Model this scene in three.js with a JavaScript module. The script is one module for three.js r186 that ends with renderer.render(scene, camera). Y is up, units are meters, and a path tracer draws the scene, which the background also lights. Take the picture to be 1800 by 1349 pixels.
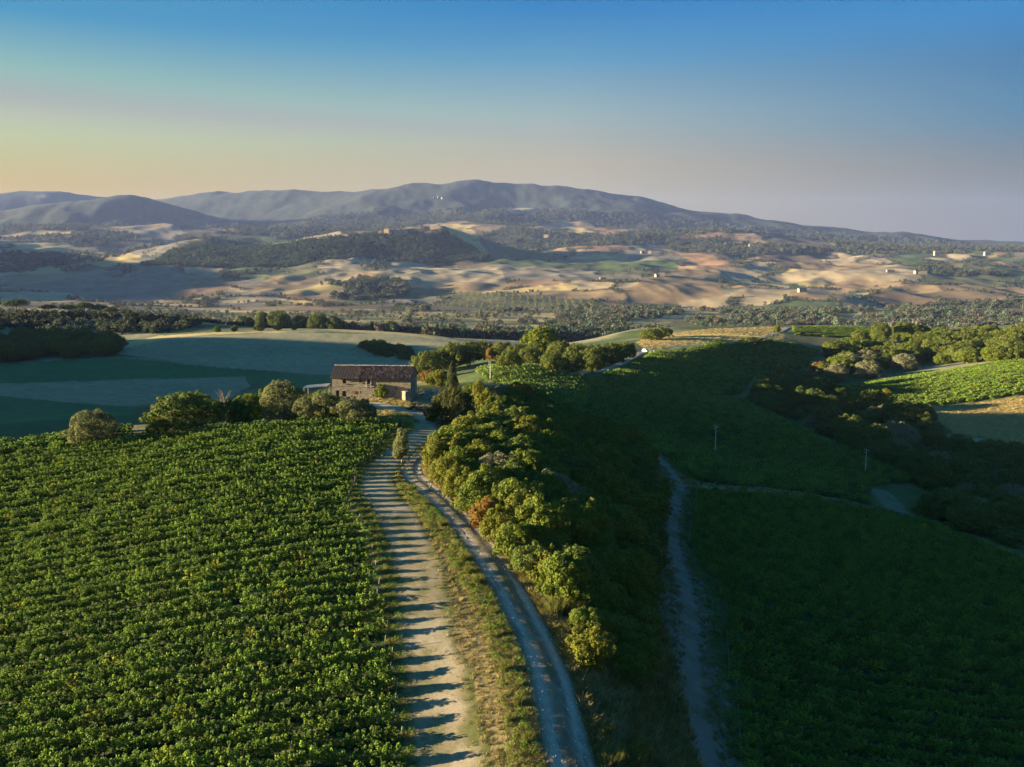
// A ridge of vineyards at sunset: a farmhouse at the end of the ridge, a wooded side valley, open hills and a long mountain behind.
import * as THREE from 'three';
import { mergeGeometries } from 'three/addons/utils/BufferGeometryUtils.js';

// ---------------------------------------------------------------- camera, sky, sun, exposure
const scene = new THREE.Scene();
const camera = new THREE.PerspectiveCamera(48.0, 1800 / 1349, 1, 30000);
camera.position.set(0, 150, 0);
camera.rotation.set(-0.15036, 0, 0);

const SUN = new THREE.Vector3(-Math.cos(0.015), 0.136, Math.sin(0.015)).normalize();   // towards the sun: low on the left
const sun = new THREE.DirectionalLight(new THREE.Color().setRGB(1.0, 0.82, 0.5), 5);
sun.name = 'sun';
sun.position.copy(SUN).multiplyScalar(3000);
sun.target.position.set(0, 100, -250);
sun.position.add(sun.target.position);
sun.castShadow = true;
sun.shadow.mapSize.set(4096, 4096);
Object.assign(sun.shadow.camera, { left: -600, right: 600, top: 400, bottom: -400, near: 10, far: 8000 });
scene.add(sun, sun.target);

{ // clear evening air: [elevation in degrees, red, green, blue] at 63, 94 and 125 degrees from the sun
  const SKY = [
    [[0, 0.09339, 0.06492, 0.012], [3.95, 0.09339, 0.06492, 0.012], [7.65, 0.07117, 0.09393, 0.05548], [10.6, 0.03425, 0.06825, 0.06777], [13.2, 0.005956, 0.04455, 0.07961], [30, 0.005639, 0.04201, 0.07767], [90, 0.004687, 0.03437, 0.07187]],
    [[0, 0.07266, 0.06261, 0.04055], [5.6, 0.07266, 0.06261, 0.04055], [8.77, 0.04754, 0.06518, 0.0656], [12.16, 0.01396, 0.04785, 0.07808], [15.07, 0.0012, 0.03134, 0.07939], [30, 0.001622, 0.0321, 0.07751], [90, 0.004687, 0.03437, 0.07187]],
    [[0, 0.02, 0.0185, 0.017], [2.06, 0.019, 0.0185, 0.0175], [4.75, 0.016, 0.021, 0.023], [7.65, 0.0012, 0.02599, 0.04914], [10.7, 0.0012, 0.02374, 0.05501], [13.2, 0.0012, 0.03255, 0.0821], [30, 0.001622, 0.03301, 0.07954], [90, 0.004687, 0.03437, 0.07187]]
  ];
  const W = 1024, H = 512, data = new Float32Array(W * H * 4), mix = (a, b, t) => a + (b - a) * t, sunRound = Math.atan2(SUN.z, SUN.x);
  const along = (list, up, c) => { let k = 0; while (k < list.length - 2 && up > list[k + 1][0]) k++; const t = (up - list[k][0]) / (list[k + 1][0] - list[k][0]); return mix(list[k][c], list[k + 1][c], Math.max(0, t)); };
  for (let row = 0; row < H; row++) {
    const up = Math.max(0, ((row + 0.5) / H - 0.5) * 180), A = [1, 2, 3].map((c) => SKY.map((list) => along(list, up, c)));
    for (let col = 0; col < W; col++) {
      const round = ((col + 0.5) / W - 0.5) * 2 * Math.PI, away = Math.acos(Math.min(1, Math.max(-1, Math.cos(round - sunRound)))) * 180 / Math.PI;
      const q = Math.min(1.1, Math.max(-1.3, (away - 94) / 31)), o = (row * W + col) * 4;
      for (let c = 0; c < 3; c++) data[o + c] = Math.max(0.0005, mix(A[c][1], A[c][q < 0 ? 0 : 2], Math.abs(q)));
      data[o + 3] = 1;
    }
  }
  const t = new THREE.DataTexture(data, W, H, THREE.RGBAFormat, THREE.FloatType);
  t.mapping = THREE.EquirectangularReflectionMapping;
  t.magFilter = THREE.LinearFilter;
  t.needsUpdate = true;
  scene.background = t;
  scene.environment = t;
}
const renderer = new THREE.WebGLRenderer({ antialias: true });
renderer.toneMapping = THREE.LinearToneMapping;
renderer.toneMappingExposure = 6.4;
renderer.shadowMap.enabled = true;
renderer.shadowMap.type = THREE.PCFSoftShadowMap;

// ---------------------------------------------------------------- helpers
let seed = 12345;
const rnd = () => { seed = (seed + 0x6d2b79f5) | 0; let t = Math.imul(seed ^ (seed >>> 15), 1 | seed); t = (t + Math.imul(t ^ (t >>> 7), 61 | t)) ^ t; return ((t ^ (t >>> 14)) >>> 0) / 4294967296; };
const rr = (a, b) => a + (b - a) * rnd();
const reseed = (n) => { seed = n * 7919 + 17; };
const clamp = THREE.MathUtils.clamp, lerp = THREE.MathUtils.lerp, sstep = THREE.MathUtils.smoothstep;
const hash2 = (ix, iz) => { let h = Math.imul(ix, 374761393) ^ Math.imul(iz, 668265263); h = Math.imul(h ^ (h >>> 13), 1274126177); return ((h ^ (h >>> 16)) >>> 0) / 4294967296; };
function noise(x, z) {                                                // value noise, 0..1
  const ix = Math.floor(x), iz = Math.floor(z), fx = x - ix, fz = z - iz, u = fx * fx * (3 - 2 * fx), v = fz * fz * (3 - 2 * fz);
  return lerp(lerp(hash2(ix, iz), hash2(ix + 1, iz), u), lerp(hash2(ix, iz + 1), hash2(ix + 1, iz + 1), u), v);
}
function fbm(x, z, n = 4) { let s = 0, a = 0.5, t = 0; for (let i = 0; i < n; i++) { s += a * noise(x, z); t += a; a *= 0.5; const q = x * 0.8 - z * 0.6; z = (x * 0.6 + z * 0.8) * 2.03 + 11.7; x = q * 2.03 + 5.3; } return s / t; }

// ---------------------------------------------------------------- the lie of the land
// Heights, including unseen left hills shaped to cast shade: [east, distance north of the origin, height]; a thin-plate spline runs through them.
const LAND_POINTS = [
  [4.8,61.3,110.8], [4.3,71.5,112.4], [1.4,80.3,113.8], [-1.9,92.4,115.0], [-7.4,108.4,116.3], [-14.6,125.4,117.2], [-12.4,141.1,117.5], [-15.3,162.5,117.6], [-25.2,179.0,117.6], [-4.9,62.2,110.2], [-7.4,72.6,111.8],
  [-10.6,93.0,114.8], [-18.5,113.3,116.8], [-22.3,126.7,117.3], [-44.8,69.5,105.5], [-28.2,65.6,108.0], [-15.8,63.1,109.6], [-55.0,87.2,107.4], [-31.1,80.6,110.6], [-66.3,106.7,109.6], [-40.9,98.8,112.6],
  [-78.3,127.6,112.6], [-48.5,118.7,115.2], [-90.5,148.8,114.7], [-95.0,156.4,114.4], [-85.4,164.5,114.6], [-76.4,170.7,115.6], [-67.3,153.6,116.2], [-45.1,159.8,117.8], [-130.0,185.0,102.0], [-100.0,215.0,100.0],
  [-60.0,190.0,112.0], [-85.0,230.0,95.0], [-150.0,150.0,100.0], [-150.0,80.0,92.0], [-250.0,100.0,70.0], [-300.0,200.0,62.0], [-25.0,30.0,106.0], [0.0,30.0,107.5], [30.0,30.0,98.0], [-100.0,30.0,88.0],
  [60.0,40.0,92.0], [120.0,60.0,84.0], [-60.0,205.0,112.5], [-70.0,240.0,100.0], [-60.0,300.0,84.0], [-30.0,260.0,104.0], [-32.0,197.0,117.5], [-15.0,215.0,116.0], [-12.0,250.0,112.5], [5.0,215.0,111.0],
  [17.0,71.9,104.0], [20.2,99.7,105.0], [23.4,118.8,105.0], [28.4,148.4,104.4], [32.0,164.8,104.0], [33.5,198.4,103.6], [9.0,62.0,109.0], [5.0,90.0,113.4], [9.0,98.0,113.2], [4.0,110.0,115.2], [10.0,112.0,113.4],
  [1.0,130.0,116.4], [8.0,130.0,114.4], [-4.0,155.0,116.8], [6.0,155.0,114.6], [12.0,92.0,110.0], [16.0,95.0,107.2], [17.0,115.0,108.0], [17.0,135.0,108.6], [14.0,170.0,110.0], [57.4,89.1,93.0], [48.2,115.2,98.0],
  [81.3,129.6,91.5], [98.8,206.7,86.5], [111.0,179.2,86.0], [86.6,201.5,89.5], [94.7,281.3,91.0], [100.5,238.9,88.0], [77.7,207.8,92.0], [150.0,150.0,80.0], [200.0,120.0,78.0], [56.7,235.0,94.2], [62.5,311.1,97.5],
  [19.9,297.7,103.8], [-6.3,315.2,106.4], [36.6,366.7,100.5], [70.0,452.6,98.0], [118.0,508.6,97.0], [169.1,543.0,94.5], [104.3,390.7,92.0], [148.2,640.0,91.4], [217.4,700.0,91.5], [87.5,600.0,89.1], [97.2,700.0,88.2],
  [170.0,800.0,70.0], [300.0,1000.0,40.0], [60.0,640.0,82.0], [60.0,760.0,62.0], [276.2,760.0,86.9], [205.4,620.0,87.0], [340.3,780.0,84.2], [155.3,430.0,80.4], [166.3,500.0,85.9], [222.7,540.0,80.7], [381.7,720.0,76.9],
  [259.5,520.0,83.3], [128.2,346.9,82.0], [141.6,299.2,79.0], [139.8,257.3,80.0], [190.1,313.0,80.1], [163.4,324.0,85.4], [185.2,369.0,87.7], [214.3,356.0,91.1], [272.8,456.0,94.6], [151.4,412.0,86.1], [196.1,420.0,88.2],
  [222.9,478.0,83.9], [290.0,330.0,88.0], [330.0,420.0,100.0], [400.0,500.0,104.0], [330.0,250.0,84.0], [420.0,650.0,88.0], [700.0,700.0,100.0], [-206.0,340.0,78.7], [-271.1,450.0,74.1], [-324.0,540.0,73.5],
  [-359.3,600.0,73.0], [-339.9,640.0,77.3], [-476.6,800.0,74.1], [-233.8,500.0,72.4], [-180.1,540.0,71.7], [-231.5,580.0,75.6], [-274.5,690.0,77.2], [-276.7,760.0,78.9], [-175.4,780.0,80.6], [-70.4,760.0,77.9],
  [-32.0,690.0,78.6], [-127.5,640.0,75.6], [-74.5,560.0,78.2], [-117.7,440.0,78.7], [-347.5,760.0,72.8], [-92.1,460.0,81.7], [-41.5,520.0,83.3], [-330.0,330.0,72.0], [-420.0,500.0,80.0], [-620.0,420.0,118.0],
  [-700.0,280.0,156.0], [-700.0,190.0,90.0], [-900.0,420.0,180.0], [-900.0,520.0,202.0], [-900.0,600.0,204.0], [-900.0,650.0,192.0], [-900.0,710.0,172.0], [-900.0,800.0,130.0], [-900.0,900.0,108.0], [-3300.0,2700.0,260.0],  // unseen hill at far left, shaped to shade the near valley
  [-3500,3300,300], [-3600,4000,300], [-3500,4700,240], [-1300.0,900.0,150.0], [-1200.0,300.0,95.0], [-700.0,150.0,70.0], [-500.0,0.1,60.0], [-720.0,1000.0,92.0], [-514.6,1000.0,77.6], [-593.8,1000.0,77.6],  // starts with the unseen far ridge, added to shade the plain
  [-422.3,1000.0,76.3], [-300.0,1100.0,50.0], [-100.0,1050.0,48.0], [60.0,1000.0,46.0], [150.0,1000.0,38.0], [-450.0,1300.0,36.0], [-200.0,1350.0,28.0], [100.0,1350.0,20.0], [400.0,1400.0,14.0], [700.0,1300.0,40.0],
  [-900.0,1400.0,60.0], [-1500.0,2000.0,22.0], [-800.0,1900.0,10.0], [-200.0,1850.0,5.0], [300.0,1800.0,3.0], [800.0,1750.0,4.0], [1300.0,1800.0,8.0], [-1200.0,2400.0,20.0], [-400.0,2350.0,4.0], [300.0,2300.0,2.0],
  [1000.0,2250.0,3.0], [1700.0,2300.0,10.0], [550.0,1500.0,8.0], [900.0,1450.0,14.0], [-2053.2,2600.0,6.2], [-1597.9,2700.0,14.8], [-1342.6,2650.0,6.9], [-1112.7,2600.0,-2.3], [-953.3,2900.0,8.6], [-659.1,2950.0,15.8],
  [-355.3,2700.0,4.2], [-87.3,2650.0,-8.7], [177.7,2700.0,-4.6], [428.0,2600.0,-2.3], [685.2,2600.0,-12.6], [992.3,2850.0,26.0], [1011.8,2700.0,18.4], [1199.0,2600.0,-12.6], [1430.4,2650.0,-1.8], [1540.7,2600.0,-2.3],
  [2055.3,2600.0,-10.9], [-2522,3200,15], [-1949,3300,32], [-1470,3200,25], [-1331,3500,37], [-964,3500,48], [-732,4000,106], [-546,3200,36], [-294,3200,36], [-42,3200,25], [216,3300,37], [596,3500,55],
  [801,3300,32], [1032,3500,48], [1227,3400,29], [1658,3900,87], [1516,3300,21], [1888,3600,45], [1949,3300,32], [2298,3900,67], [2832,3600,45], [-3379,4300,53], [-2475,4200,55], [-2062,4200,68], [-1770,4100,84],
  [-1319,4200,88], [-989,4200,93], [-394,4300,92], [0,4400,99], [281,4300,86], [752,4600,105], [1007,4400,93], [1471,4500,106], [2104,4600,111], [2647,4500,106], [-2027,4700,111], [-1878,4800,178], [-1691,4900,216],
  [-1533,4900,188], [-1303,5000,208], [-1008,5000,256], [-715,5000,266], [-520,5000,282], [-374,5000,279], [-221,4850,197], [-76,4650,114], [-2194,5600,132], [-1489,5700,132], [-757,5800,150], [-73,5600,132],
  [-4697,6000,169], [-3691,6300,251], [-2835,5800,199], [-4037,6900,327], [-3638,7000,361], [-3040,7200,377], [-2246,7200,358], [-1460,6600,290], [493,5400,181], [747,5200,143], [346,5300,147], [1233,5400,150],
  [1761,5400,167], [2075,5300,150], [2643,5400,157], [3172,5400,143], [-136,7000,375], [416,6400,286], [1159,6600,303], [1525,6700,314], [2019,6200,230], [2582,6000,181], [3640,6200,170], [-4679,8000,371],
  [-3506,8300,374], [-2133,8200,350], [-1039,8000,407], [520,8000,340], [1822,8000,310], [2972,7600,209], [4345,7400,164], [-1899,8605,465], [-1228,8605,481], [0,8745,559], [563,8675,512], [1117,8605,454],
  [-6887,8850,519], [-5182,8885,566], [-4832,8885,622], [-4600,8885,645], [-4212,8920,675], [-3950,8920,709], [-3787,8920,726], [-3662,8920,697], [-3509,8885,622], [-3247,8780,494], [-5679,9725,524], [-4606,9725,524],
  [-3598,9725,493], [-2602,9550,518], [-1359,9550,706], [-728,9375,648], [0,9550,621], [-9357,11125,783], [-6473,11125,840], [-6041,11125,840], [-5793,11125,797], [-5335,11300,822], [-4601,11475,840], [-4154,11475,876],
  [-3816,11475,941], [-3633,11475,912], [-3335,11475,934], [-2829,10950,905], [-2366,10775,886], [-1779,10600,901], [-1427,10530,916], [-1184,10495,973], [-1049,10495,960], [-880,10495,947], [-672,10425,968],
  [-417,10425,994], [-134,10425,948], [404,10425,928], [1070,10355,864], [1263,10285,807], [1585,10215,790], [1892,10075,672], [2229,9970,604], [2559,9865,561], [2840,9725,499], [3125,9620,440], [3463,9515,407],
  [3780,9375,373], [4207,9235,328], [4637,9130,291], [4976,9095,273], [5293,9025,237], [6477,9025,167], [8839,9025,121], [-10256,12175,719], [-6498,12525,672], [-4061,12525,672], [-1533,11825,703], [755,11650,673],
  [2894,11125,400], [4840,10600,184], [6810,10425,83], [10218,10425,62], [-9000,3000,180], [-4000.0,1500.0,120.0], [-9000,9000,250], [6000.0,2500.0,80.0], [9000,6000,150], [4000.0,1500.0,70.0], [1800.0,900.0,90.0],
  [-6000,10500,300]
];
const land = (() => {
  const n = LAND_POINTS.length, A = [], pa = new Float64Array(n), pb = new Float64Array(n), val = new Float64Array(n);
  LAND_POINTS.forEach(([x, d, y], i) => { const r = Math.hypot(x, d); pa[i] = Math.atan2(x, d); pb[i] = Math.log(r); val[i] = (y - 150) / r; });
  const U = (q) => (q < 1e-14 ? 0 : q * Math.log(q)), N = n + 3;
  for (let i = 0; i < n; i++) {
    const row = new Float64Array(N + 1);
    for (let j = 0; j < n; j++) row[j] = U((pa[i] - pa[j]) ** 2 + (pb[i] - pb[j]) ** 2);
    row[i] += 4e-5; row[n] = 1; row[n + 1] = pa[i]; row[n + 2] = pb[i]; row[N] = val[i];
    A.push(row);
  }
  for (let k = 0; k < 3; k++) { const row = new Float64Array(N + 1); for (let j = 0; j < n; j++) row[j] = k === 0 ? 1 : k === 1 ? pa[j] : pb[j]; A.push(row); }
  for (let c = 0; c < N; c++) {
    let p = c; for (let r = c + 1; r < N; r++) if (Math.abs(A[r][c]) > Math.abs(A[p][c])) p = r;
    [A[c], A[p]] = [A[p], A[c]];
    for (let r = c + 1; r < N; r++) { const f = A[r][c] / A[c][c]; if (f) for (let k = c; k <= N; k++) A[r][k] -= f * A[c][k]; }
  }
  const w = new Float64Array(N);
  for (let r = N - 1; r >= 0; r--) { let s = A[r][N]; for (let k = r + 1; k < N; k++) s -= A[r][k] * w[k]; w[r] = s / A[r][r]; }
  return (x, d) => {
    const r = Math.hypot(x, d), a = Math.atan2(x, d), b = Math.log(r);
    let s = w[n] + w[n + 1] * a + w[n + 2] * b;
    for (let i = 0; i < n; i++) { const q = (a - pa[i]) * (a - pa[i]) + (b - pb[i]) * (b - pb[i]); if (q > 1e-14) s += w[i] * q * Math.log(q); }
    return 150 + s * r;
  };
})();
const ridged = (x, z) => 1 - Math.abs(2 * fbm(x, z, 3) - 1);
function height(x, d) {
  const r = Math.hypot(x, d);
  let y = land(x, d);
  y += (fbm(x / 9, d / 9, 2) - 0.5) * 0.35;
  if (r > 900) {
    const roll = sstep(r, 2350, 2900) * (1 - sstep(r, 5000, 9000));
    y += roll * ((fbm(x / 520 + 3, d / 520, 3) - 0.5) * 70 + (ridged(x / 230, d / 330) - 0.6) * 20);
    const up = sstep(r, 5200, 9000) * (1 - 0.45 * sstep(r, 9200, 10200));
    y += up * ((ridged(x / 1100 + 7, d / 1100) - 0.62) * 70 + (fbm(x / 330, d / 330, 3) - 0.5) * 60);
    y += sstep(r, 8000, 9000) * (fbm(x / 210 + 5, d / 500, 3) - 0.5) * 34;
    y += sstep(r, 2700, 4000) * (1 - 0.6 * sstep(r, 6500, 8500)) * (fbm(x / 130, d / 130, 3) - 0.5) * 20;
  }
  return y;
}

// ---------------------------------------------------------------- land use: polygons and lines in [east, distance]
const POLY = {
  vine_left: [[-9, 62.7], [-11.1, 73.1], [-14.5, 87.2], [-18, 100.9], [-22.2, 110.4], [-23.4, 125.5], [-21.5, 145.2], [-20.1, 159.1], [-27.8, 159.1], [-44.4, 157.2], [-67.4, 153.7], [-77.7, 149.5], [-87.9, 144.4], [-97.6, 142.5], [-53.1, 71.3], [-44.1, 60.6], [-7.9, 54.5]],
  vine_left_far: [[-89, 146.2], [-79, 152.1], [-71.8, 160.3], [-75.6, 167.3], [-84.3, 162.4], [-93.5, 153.9], [-208.9, 302.8], [-100.3, 145.1]],
  vine_right_near: [[37.6, 168.3], [63.9, 187.5], [83.2, 193.3], [97.7, 192.7], [104.5, 168.5], [114.5, 149.8], [61.4, 76.8], [20.1, 62.8], [22, 75.9], [26, 95.3], [29.6, 113.3], [28.7, 133.1]],
  vine_right_mid: [[-16, 386.7], [-8.6, 403.1], [21.2, 317.9], [41.1, 324.5], [63.4, 327], [95.8, 357.9], [103.9, 322.1], [98, 279.8], [107.2, 268.8], [115.8, 240.1], [95.3, 224.3], [86.8, 202], [66.1, 194.4], [38.6, 174.7], [36.6, 193], [29.5, 208.4], [19.7, 225], [4.8, 239.3], [-10, 300.5]],
  vine_saddle: [[74.7, 453.6], [117.5, 506.5], [167.9, 538.8], [200.5, 559.4], [176, 503.9], [133.5, 449.8], [97.5, 364.3], [64, 330.2], [39.4, 328], [36.2, 339.3]],
  vine_right_far: [[137, 379.3], [183.7, 443.7], [216.2, 438.4], [267.3, 446.7], [362.6, 475.8], [280.9, 365.6], [214.8, 356.8], [178.6, 355.4], [158.9, 359], [149.8, 372.8]],
  vine_back: [[223.6, 687.3], [256.1, 704.4], [324.9, 744.4], [344.6, 744.2], [257.8, 648.8], [213.4, 644.6]],
  gold_right: [[174.5, 351.7], [213.7, 354.9], [277.9, 361.6], [230.9, 297], [188.7, 310.6], [166.7, 313.2], [163.1, 328]],
  gold_saddle: [[73.5, 508.8], [118, 636.6], [154.5, 667.6], [216.6, 694.4], [203.1, 638.9], [145.5, 522.5], [114.2, 506.5], [86.4, 482.2], [71.9, 461]],
  brown_slope: [[202.2, 636.3], [257.8, 648.8], [278.4, 636.6], [231.6, 601.8], [193, 582.1]],
  green_a: [[-401.1, 547.5], [-359.3, 600.1], [-278.1, 606.4], [-219.3, 578.2], [-156.3, 558.4], [-174.8, 546.2], [-244.6, 523.8], [-302, 502.6], [-340.1, 462.3]],
  stubble_b: [[-337.2, 458.3], [-299.5, 498.3], [-242.9, 520.1], [-171.1, 546.1], [-150.1, 488.6], [-145.1, 424.8], [-188.8, 420.5], [-278.5, 462.6]],
  green_c: [[-327.4, 444.7], [-275.9, 458.2], [-186.9, 413], [-170.5, 384.9], [-188.8, 360.1], [-202.9, 334.6], [-230.8, 310.3]],
  green_d: [[-171.7, 550.3], [-154.9, 553.4], [-106.7, 516.3], [-95.6, 440.5], [-132.9, 462.6]],
  slope_e: [[-290.2, 628.7], [-300.9, 662.2], [-291.5, 733.4], [-201.2, 760.4], [-97.3, 735], [-31.3, 673.7], [-49.6, 532.4], [-104, 520.1], [-158.4, 566.2], [-220.8, 582.4]],
  gold_crest: [[-323.9, 710.1], [-326.8, 796.1], [-283.4, 778.7], [-209.5, 792.1], [-173.5, 771.6], [-210.3, 756.8], [-296.2, 745.4], [-300.9, 662.2]],
  gold_crest_b: [[-175.7, 781.2], [-177.1, 1338.6], [-42.2, 909.3], [-46.5, 702.4], [-98.7, 745.7]],
  wood_left: [[-483.7, 695.2], [-448.9, 752.7], [-357.2, 673.1], [-305.1, 661.6], [-283.5, 616.7], [-320.8, 603.1], [-359.3, 600.1], [-379.8, 542.8]],
  gully_shrub: [[-122.6, 679.9], [-107.1, 672.7], [-75.5, 617.5], [-68.5, 578.7], [-83.2, 595.8], [-107.2, 645.9]],
  far_olives: [[-192.4, 2497], [-206, 3135], [245.1, 2759], [217.2, 2273], [0, 2449]],
  far_rows: [[1040.6, 2217], [1382.8, 2626], [1455.2, 2617], [1422.4, 2535], [1279.6, 2426]],
  castle_wood: [[-1689, 3942], [-1814, 4635], [-1661, 4810], [-1474.8, 4712], [-1211.8, 4648], [-963.3, 4775], [-511, 4911], [-349.3, 4883], [-218.2, 4781], [-81.3, 4446], [-400.2, 4372], [-743.8, 4380], [-984.9, 3963], [-1340.4, 3939]],
  f_pale_a: [[-2877, 5658], [-2731, 5699], [-1958, 4613], [-1807, 4188], [-1914, 4062], [-2229, 4486]],
  f_tan_a: [[-2248, 3811], [-1898, 4028], [-1766, 3826], [-2048, 3470]],
  f_grey_a: [[-1864, 3156], [-1719, 3748], [-1403.1, 3826], [-1141.8, 2954], [-1020, 2312], [-1575, 3113]],
  f_pale_b: [[-1765, 2984], [-1673, 3030], [-1467.5, 2897], [-1384.2, 2446], [-1624, 2741]],
  f_orange_a: [[-1255.9, 3008], [-1395.5, 3805], [-1110.4, 3528], [-1002.6, 3052], [-1127.4, 2905]],
  f_tan_b: [[-935.7, 3044], [-964.7, 3505], [-763.9, 3427], [-726.8, 3258], [-803.4, 2911]],
  f_yellow_a: [[-793.9, 2889], [-726.8, 3258], [-606.3, 3131], [-660.3, 2955]],
  f_orange_b: [[-525, 3365], [-463.3, 3365], [-334.7, 3227], [-412.3, 3139]],
  f_pale_c: [[-852.7, 3834], [-730.4, 4300], [-397.6, 4342], [-53, 4053], [-21.6, 3298], [-379.8, 3214], [-610.4, 3586]],
  f_green_a: [[-21.7, 4151], [434.6, 4750], [894.3, 4639], [720, 3793], [154.9, 3946]],
  f_yellow_b: [[317, 4852], [538.5, 5157], [705.7, 5149], [644.7, 4934]],
  f_yellow_c: [[-160.6, 3134], [190.1, 3219], [281.7, 3065], [0, 3081]],
  f_grey_b: [[-221.5, 4232], [274.8, 4200], [414.8, 3330], [215.8, 3291], [0, 3407]],
  f_tan_c: [[570.3, 3484], [884.4, 3752], [690.5, 2838], [511.6, 2775], [290.6, 2760], [440.9, 3054]],
  f_red_a: [[1092.3, 6459], [1493.9, 6565], [1439, 6213], [1129.9, 6200]],
  f_tan_d: [[-288, 6818], [-90.8, 6988], [-61.5, 6760], [-216.9, 6670]],
  f_brown_a: [[447.3, 5275], [714.5, 5772], [717.8, 5344], [537.2, 5145]],
  f_tan_e: [[1369.7, 4191], [1840, 4470], [1680, 3834], [1332.7, 3769]],
  f_yellow_d: [[1042.5, 3699], [1538, 4053], [1527, 3532], [1139.8, 3474]],
  wood_gully: [[121.3, 348.6], [139.5, 365.2], [157.6, 335.2], [158.7, 311.7], [175, 304.8], [200.3, 302.3], [108.4, 156.5], [105.4, 178.3], [102, 201.5], [103.9, 216], [122.6, 243.9], [109.8, 261.8], [109.4, 300.7]],
  wood_gully_upper: [[93.9, 354.3], [107.6, 374.3], [146.9, 458.8], [168.4, 467.3], [145, 373.2], [129, 356], [107.3, 332.7], [98.4, 341.3]],
  wood_right_wood: [[230.3, 587.9], [323.2, 697.4], [367.8, 751], [392.6, 539.2], [314.1, 429.9], [255.5, 436.4], [257.6, 523.3], [222.5, 506.1], [192.3, 480.8], [169.9, 471.6], [186.1, 508.5]],
  wood_left_wood: [[-471.6, 677.4], [-442.4, 741.6], [-387.2, 729.9], [-301.8, 654.3], [-284.8, 616.8], [-320.8, 603.1], [-359.3, 600.1], [-379.8, 542.8]],
};
const MARK = { house: [-31.5, 189.9, 117.4], woodpile: [-19.7, 177.8, 117.3], rubble: [-19, 195.3, 117], shed: [-45.9, 204.7, 115.2], pole_a: [-7.6, 298.1, 105.3], pole_b: [56.5, 234, 94.3], pole_c: [100.4, 238.3, 88], car: [70.3, 454.2, 98] };
const LINE = {
  gravel_road: [[5.7, 59.1], [4.8, 61.3], [4.2, 65.5], [3.6, 71.1], [2.7, 76.4], [1.4, 81.4], [-0.3, 87.9], [-2.2, 93.7], [-4.2, 99.8], [-7, 107.1], [-9.9, 113.9], [-12.6, 119.5], [-14.6, 124.7], [-15.4, 129.5], [-15.1, 134], [-13.8, 138.3], [-12, 142], [-9.8, 146]],
  headland_track: [[-4.3, 59.2], [-4.9, 62.2], [-5.9, 67.2], [-6.9, 72.4], [-8.2, 79], [-9.6, 86.1], [-11.2, 94.2], [-13, 101.1], [-15.3, 107.9], [-18.3, 115.6], [-19.8, 122.6], [-19.6, 131.3], [-18.2, 140], [-16.5, 147.9], [-15.9, 155.6], [-17.6, 165.4], [-20.9, 173.2], [-24.8, 175.9], [-27.3, 181]],
  lower_track: [[17.9, 68.5], [18.2, 73.1], [18.5, 79.5], [19.5, 87.1], [21.8, 99], [23.6, 110.3], [24.8, 124.3], [27.4, 141.9], [31, 157], [34, 169], [34, 180.4], [33.2, 196.2], [32, 208.3]],
  block_path: [[34.9, 171.2], [49, 179.9], [65.1, 191.1], [84.5, 196.6], [89.6, 192.6], [95.7, 183.6], [102, 176.6], [106, 170.9], [112.5, 162.7]],
  clearing: [[97.3, 223.5], [96.9, 215.5], [94.7, 203.9], [94.3, 196.9]],
  valley_path: [[101.2, 378.7], [105.9, 350.9], [102.9, 305.8], [101.9, 274.6], [109.3, 269.7], [114.8, 256.7], [115.8, 240.1], [116.4, 234.4]],
  saddle_road: [[21.4, 320.6], [35.8, 358.7], [50.1, 396.3], [59.1, 423.4], [68.1, 449.9], [77.2, 465.1], [97.3, 488.8], [122.5, 513.1], [145.1, 534.1], [185.9, 630.8], [206.8, 662.2], [219.9, 686]],
  saddle_path: [[147.2, 528.8], [159.7, 523.2], [170.5, 513.3], [182, 506.5]],
  gold_path: [[155.1, 315.4], [168.1, 311.6], [180.9, 311.8], [188.7, 310.6], [206.6, 305.8]],
  left_hedge: [[-270.5, 449.1], [-250.6, 445.7], [-223.2, 427.2], [-201.2, 416.9], [-184.5, 410.7]],
  yard: [[-37.8, 188.2], [-30.6, 182.4], [-23.8, 177.7], [-18.7, 174], [-14.3, 163.3]],
};
for (const k in POLY) {
  const p = POLY[k], b = [1e9, 1e9, -1e9, -1e9];
  for (const [x, d] of p) { b[0] = Math.min(b[0], x); b[1] = Math.min(b[1], d); b[2] = Math.max(b[2], x); b[3] = Math.max(b[3], d); }
  p.box = b;
}
function inside(p, x, d) {
  const b = p.box; if (x < b[0] || d < b[1] || x > b[2] || d > b[3]) return false;
  let c = false;
  for (let i = 0, j = p.length - 1; i < p.length; j = i++) if ((p[i][1] > d) !== (p[j][1] > d) && x < ((p[j][0] - p[i][0]) * (d - p[i][1])) / (p[j][1] - p[i][1]) + p[i][0]) c = !c;
  return c;
}
function lineDistance(line, x, d) {
  let best = 1e9;
  for (let i = 1; i < line.length; i++) {
    const [ax, ad] = line[i - 1], [bx, bd] = line[i], ux = bx - ax, ud = bd - ad, t = clamp(((x - ax) * ux + (d - ad) * ud) / (ux * ux + ud * ud), 0, 1);
    best = Math.min(best, Math.hypot(x - ax - ux * t, d - ad - ud * t));
  }
  return best;
}
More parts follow.
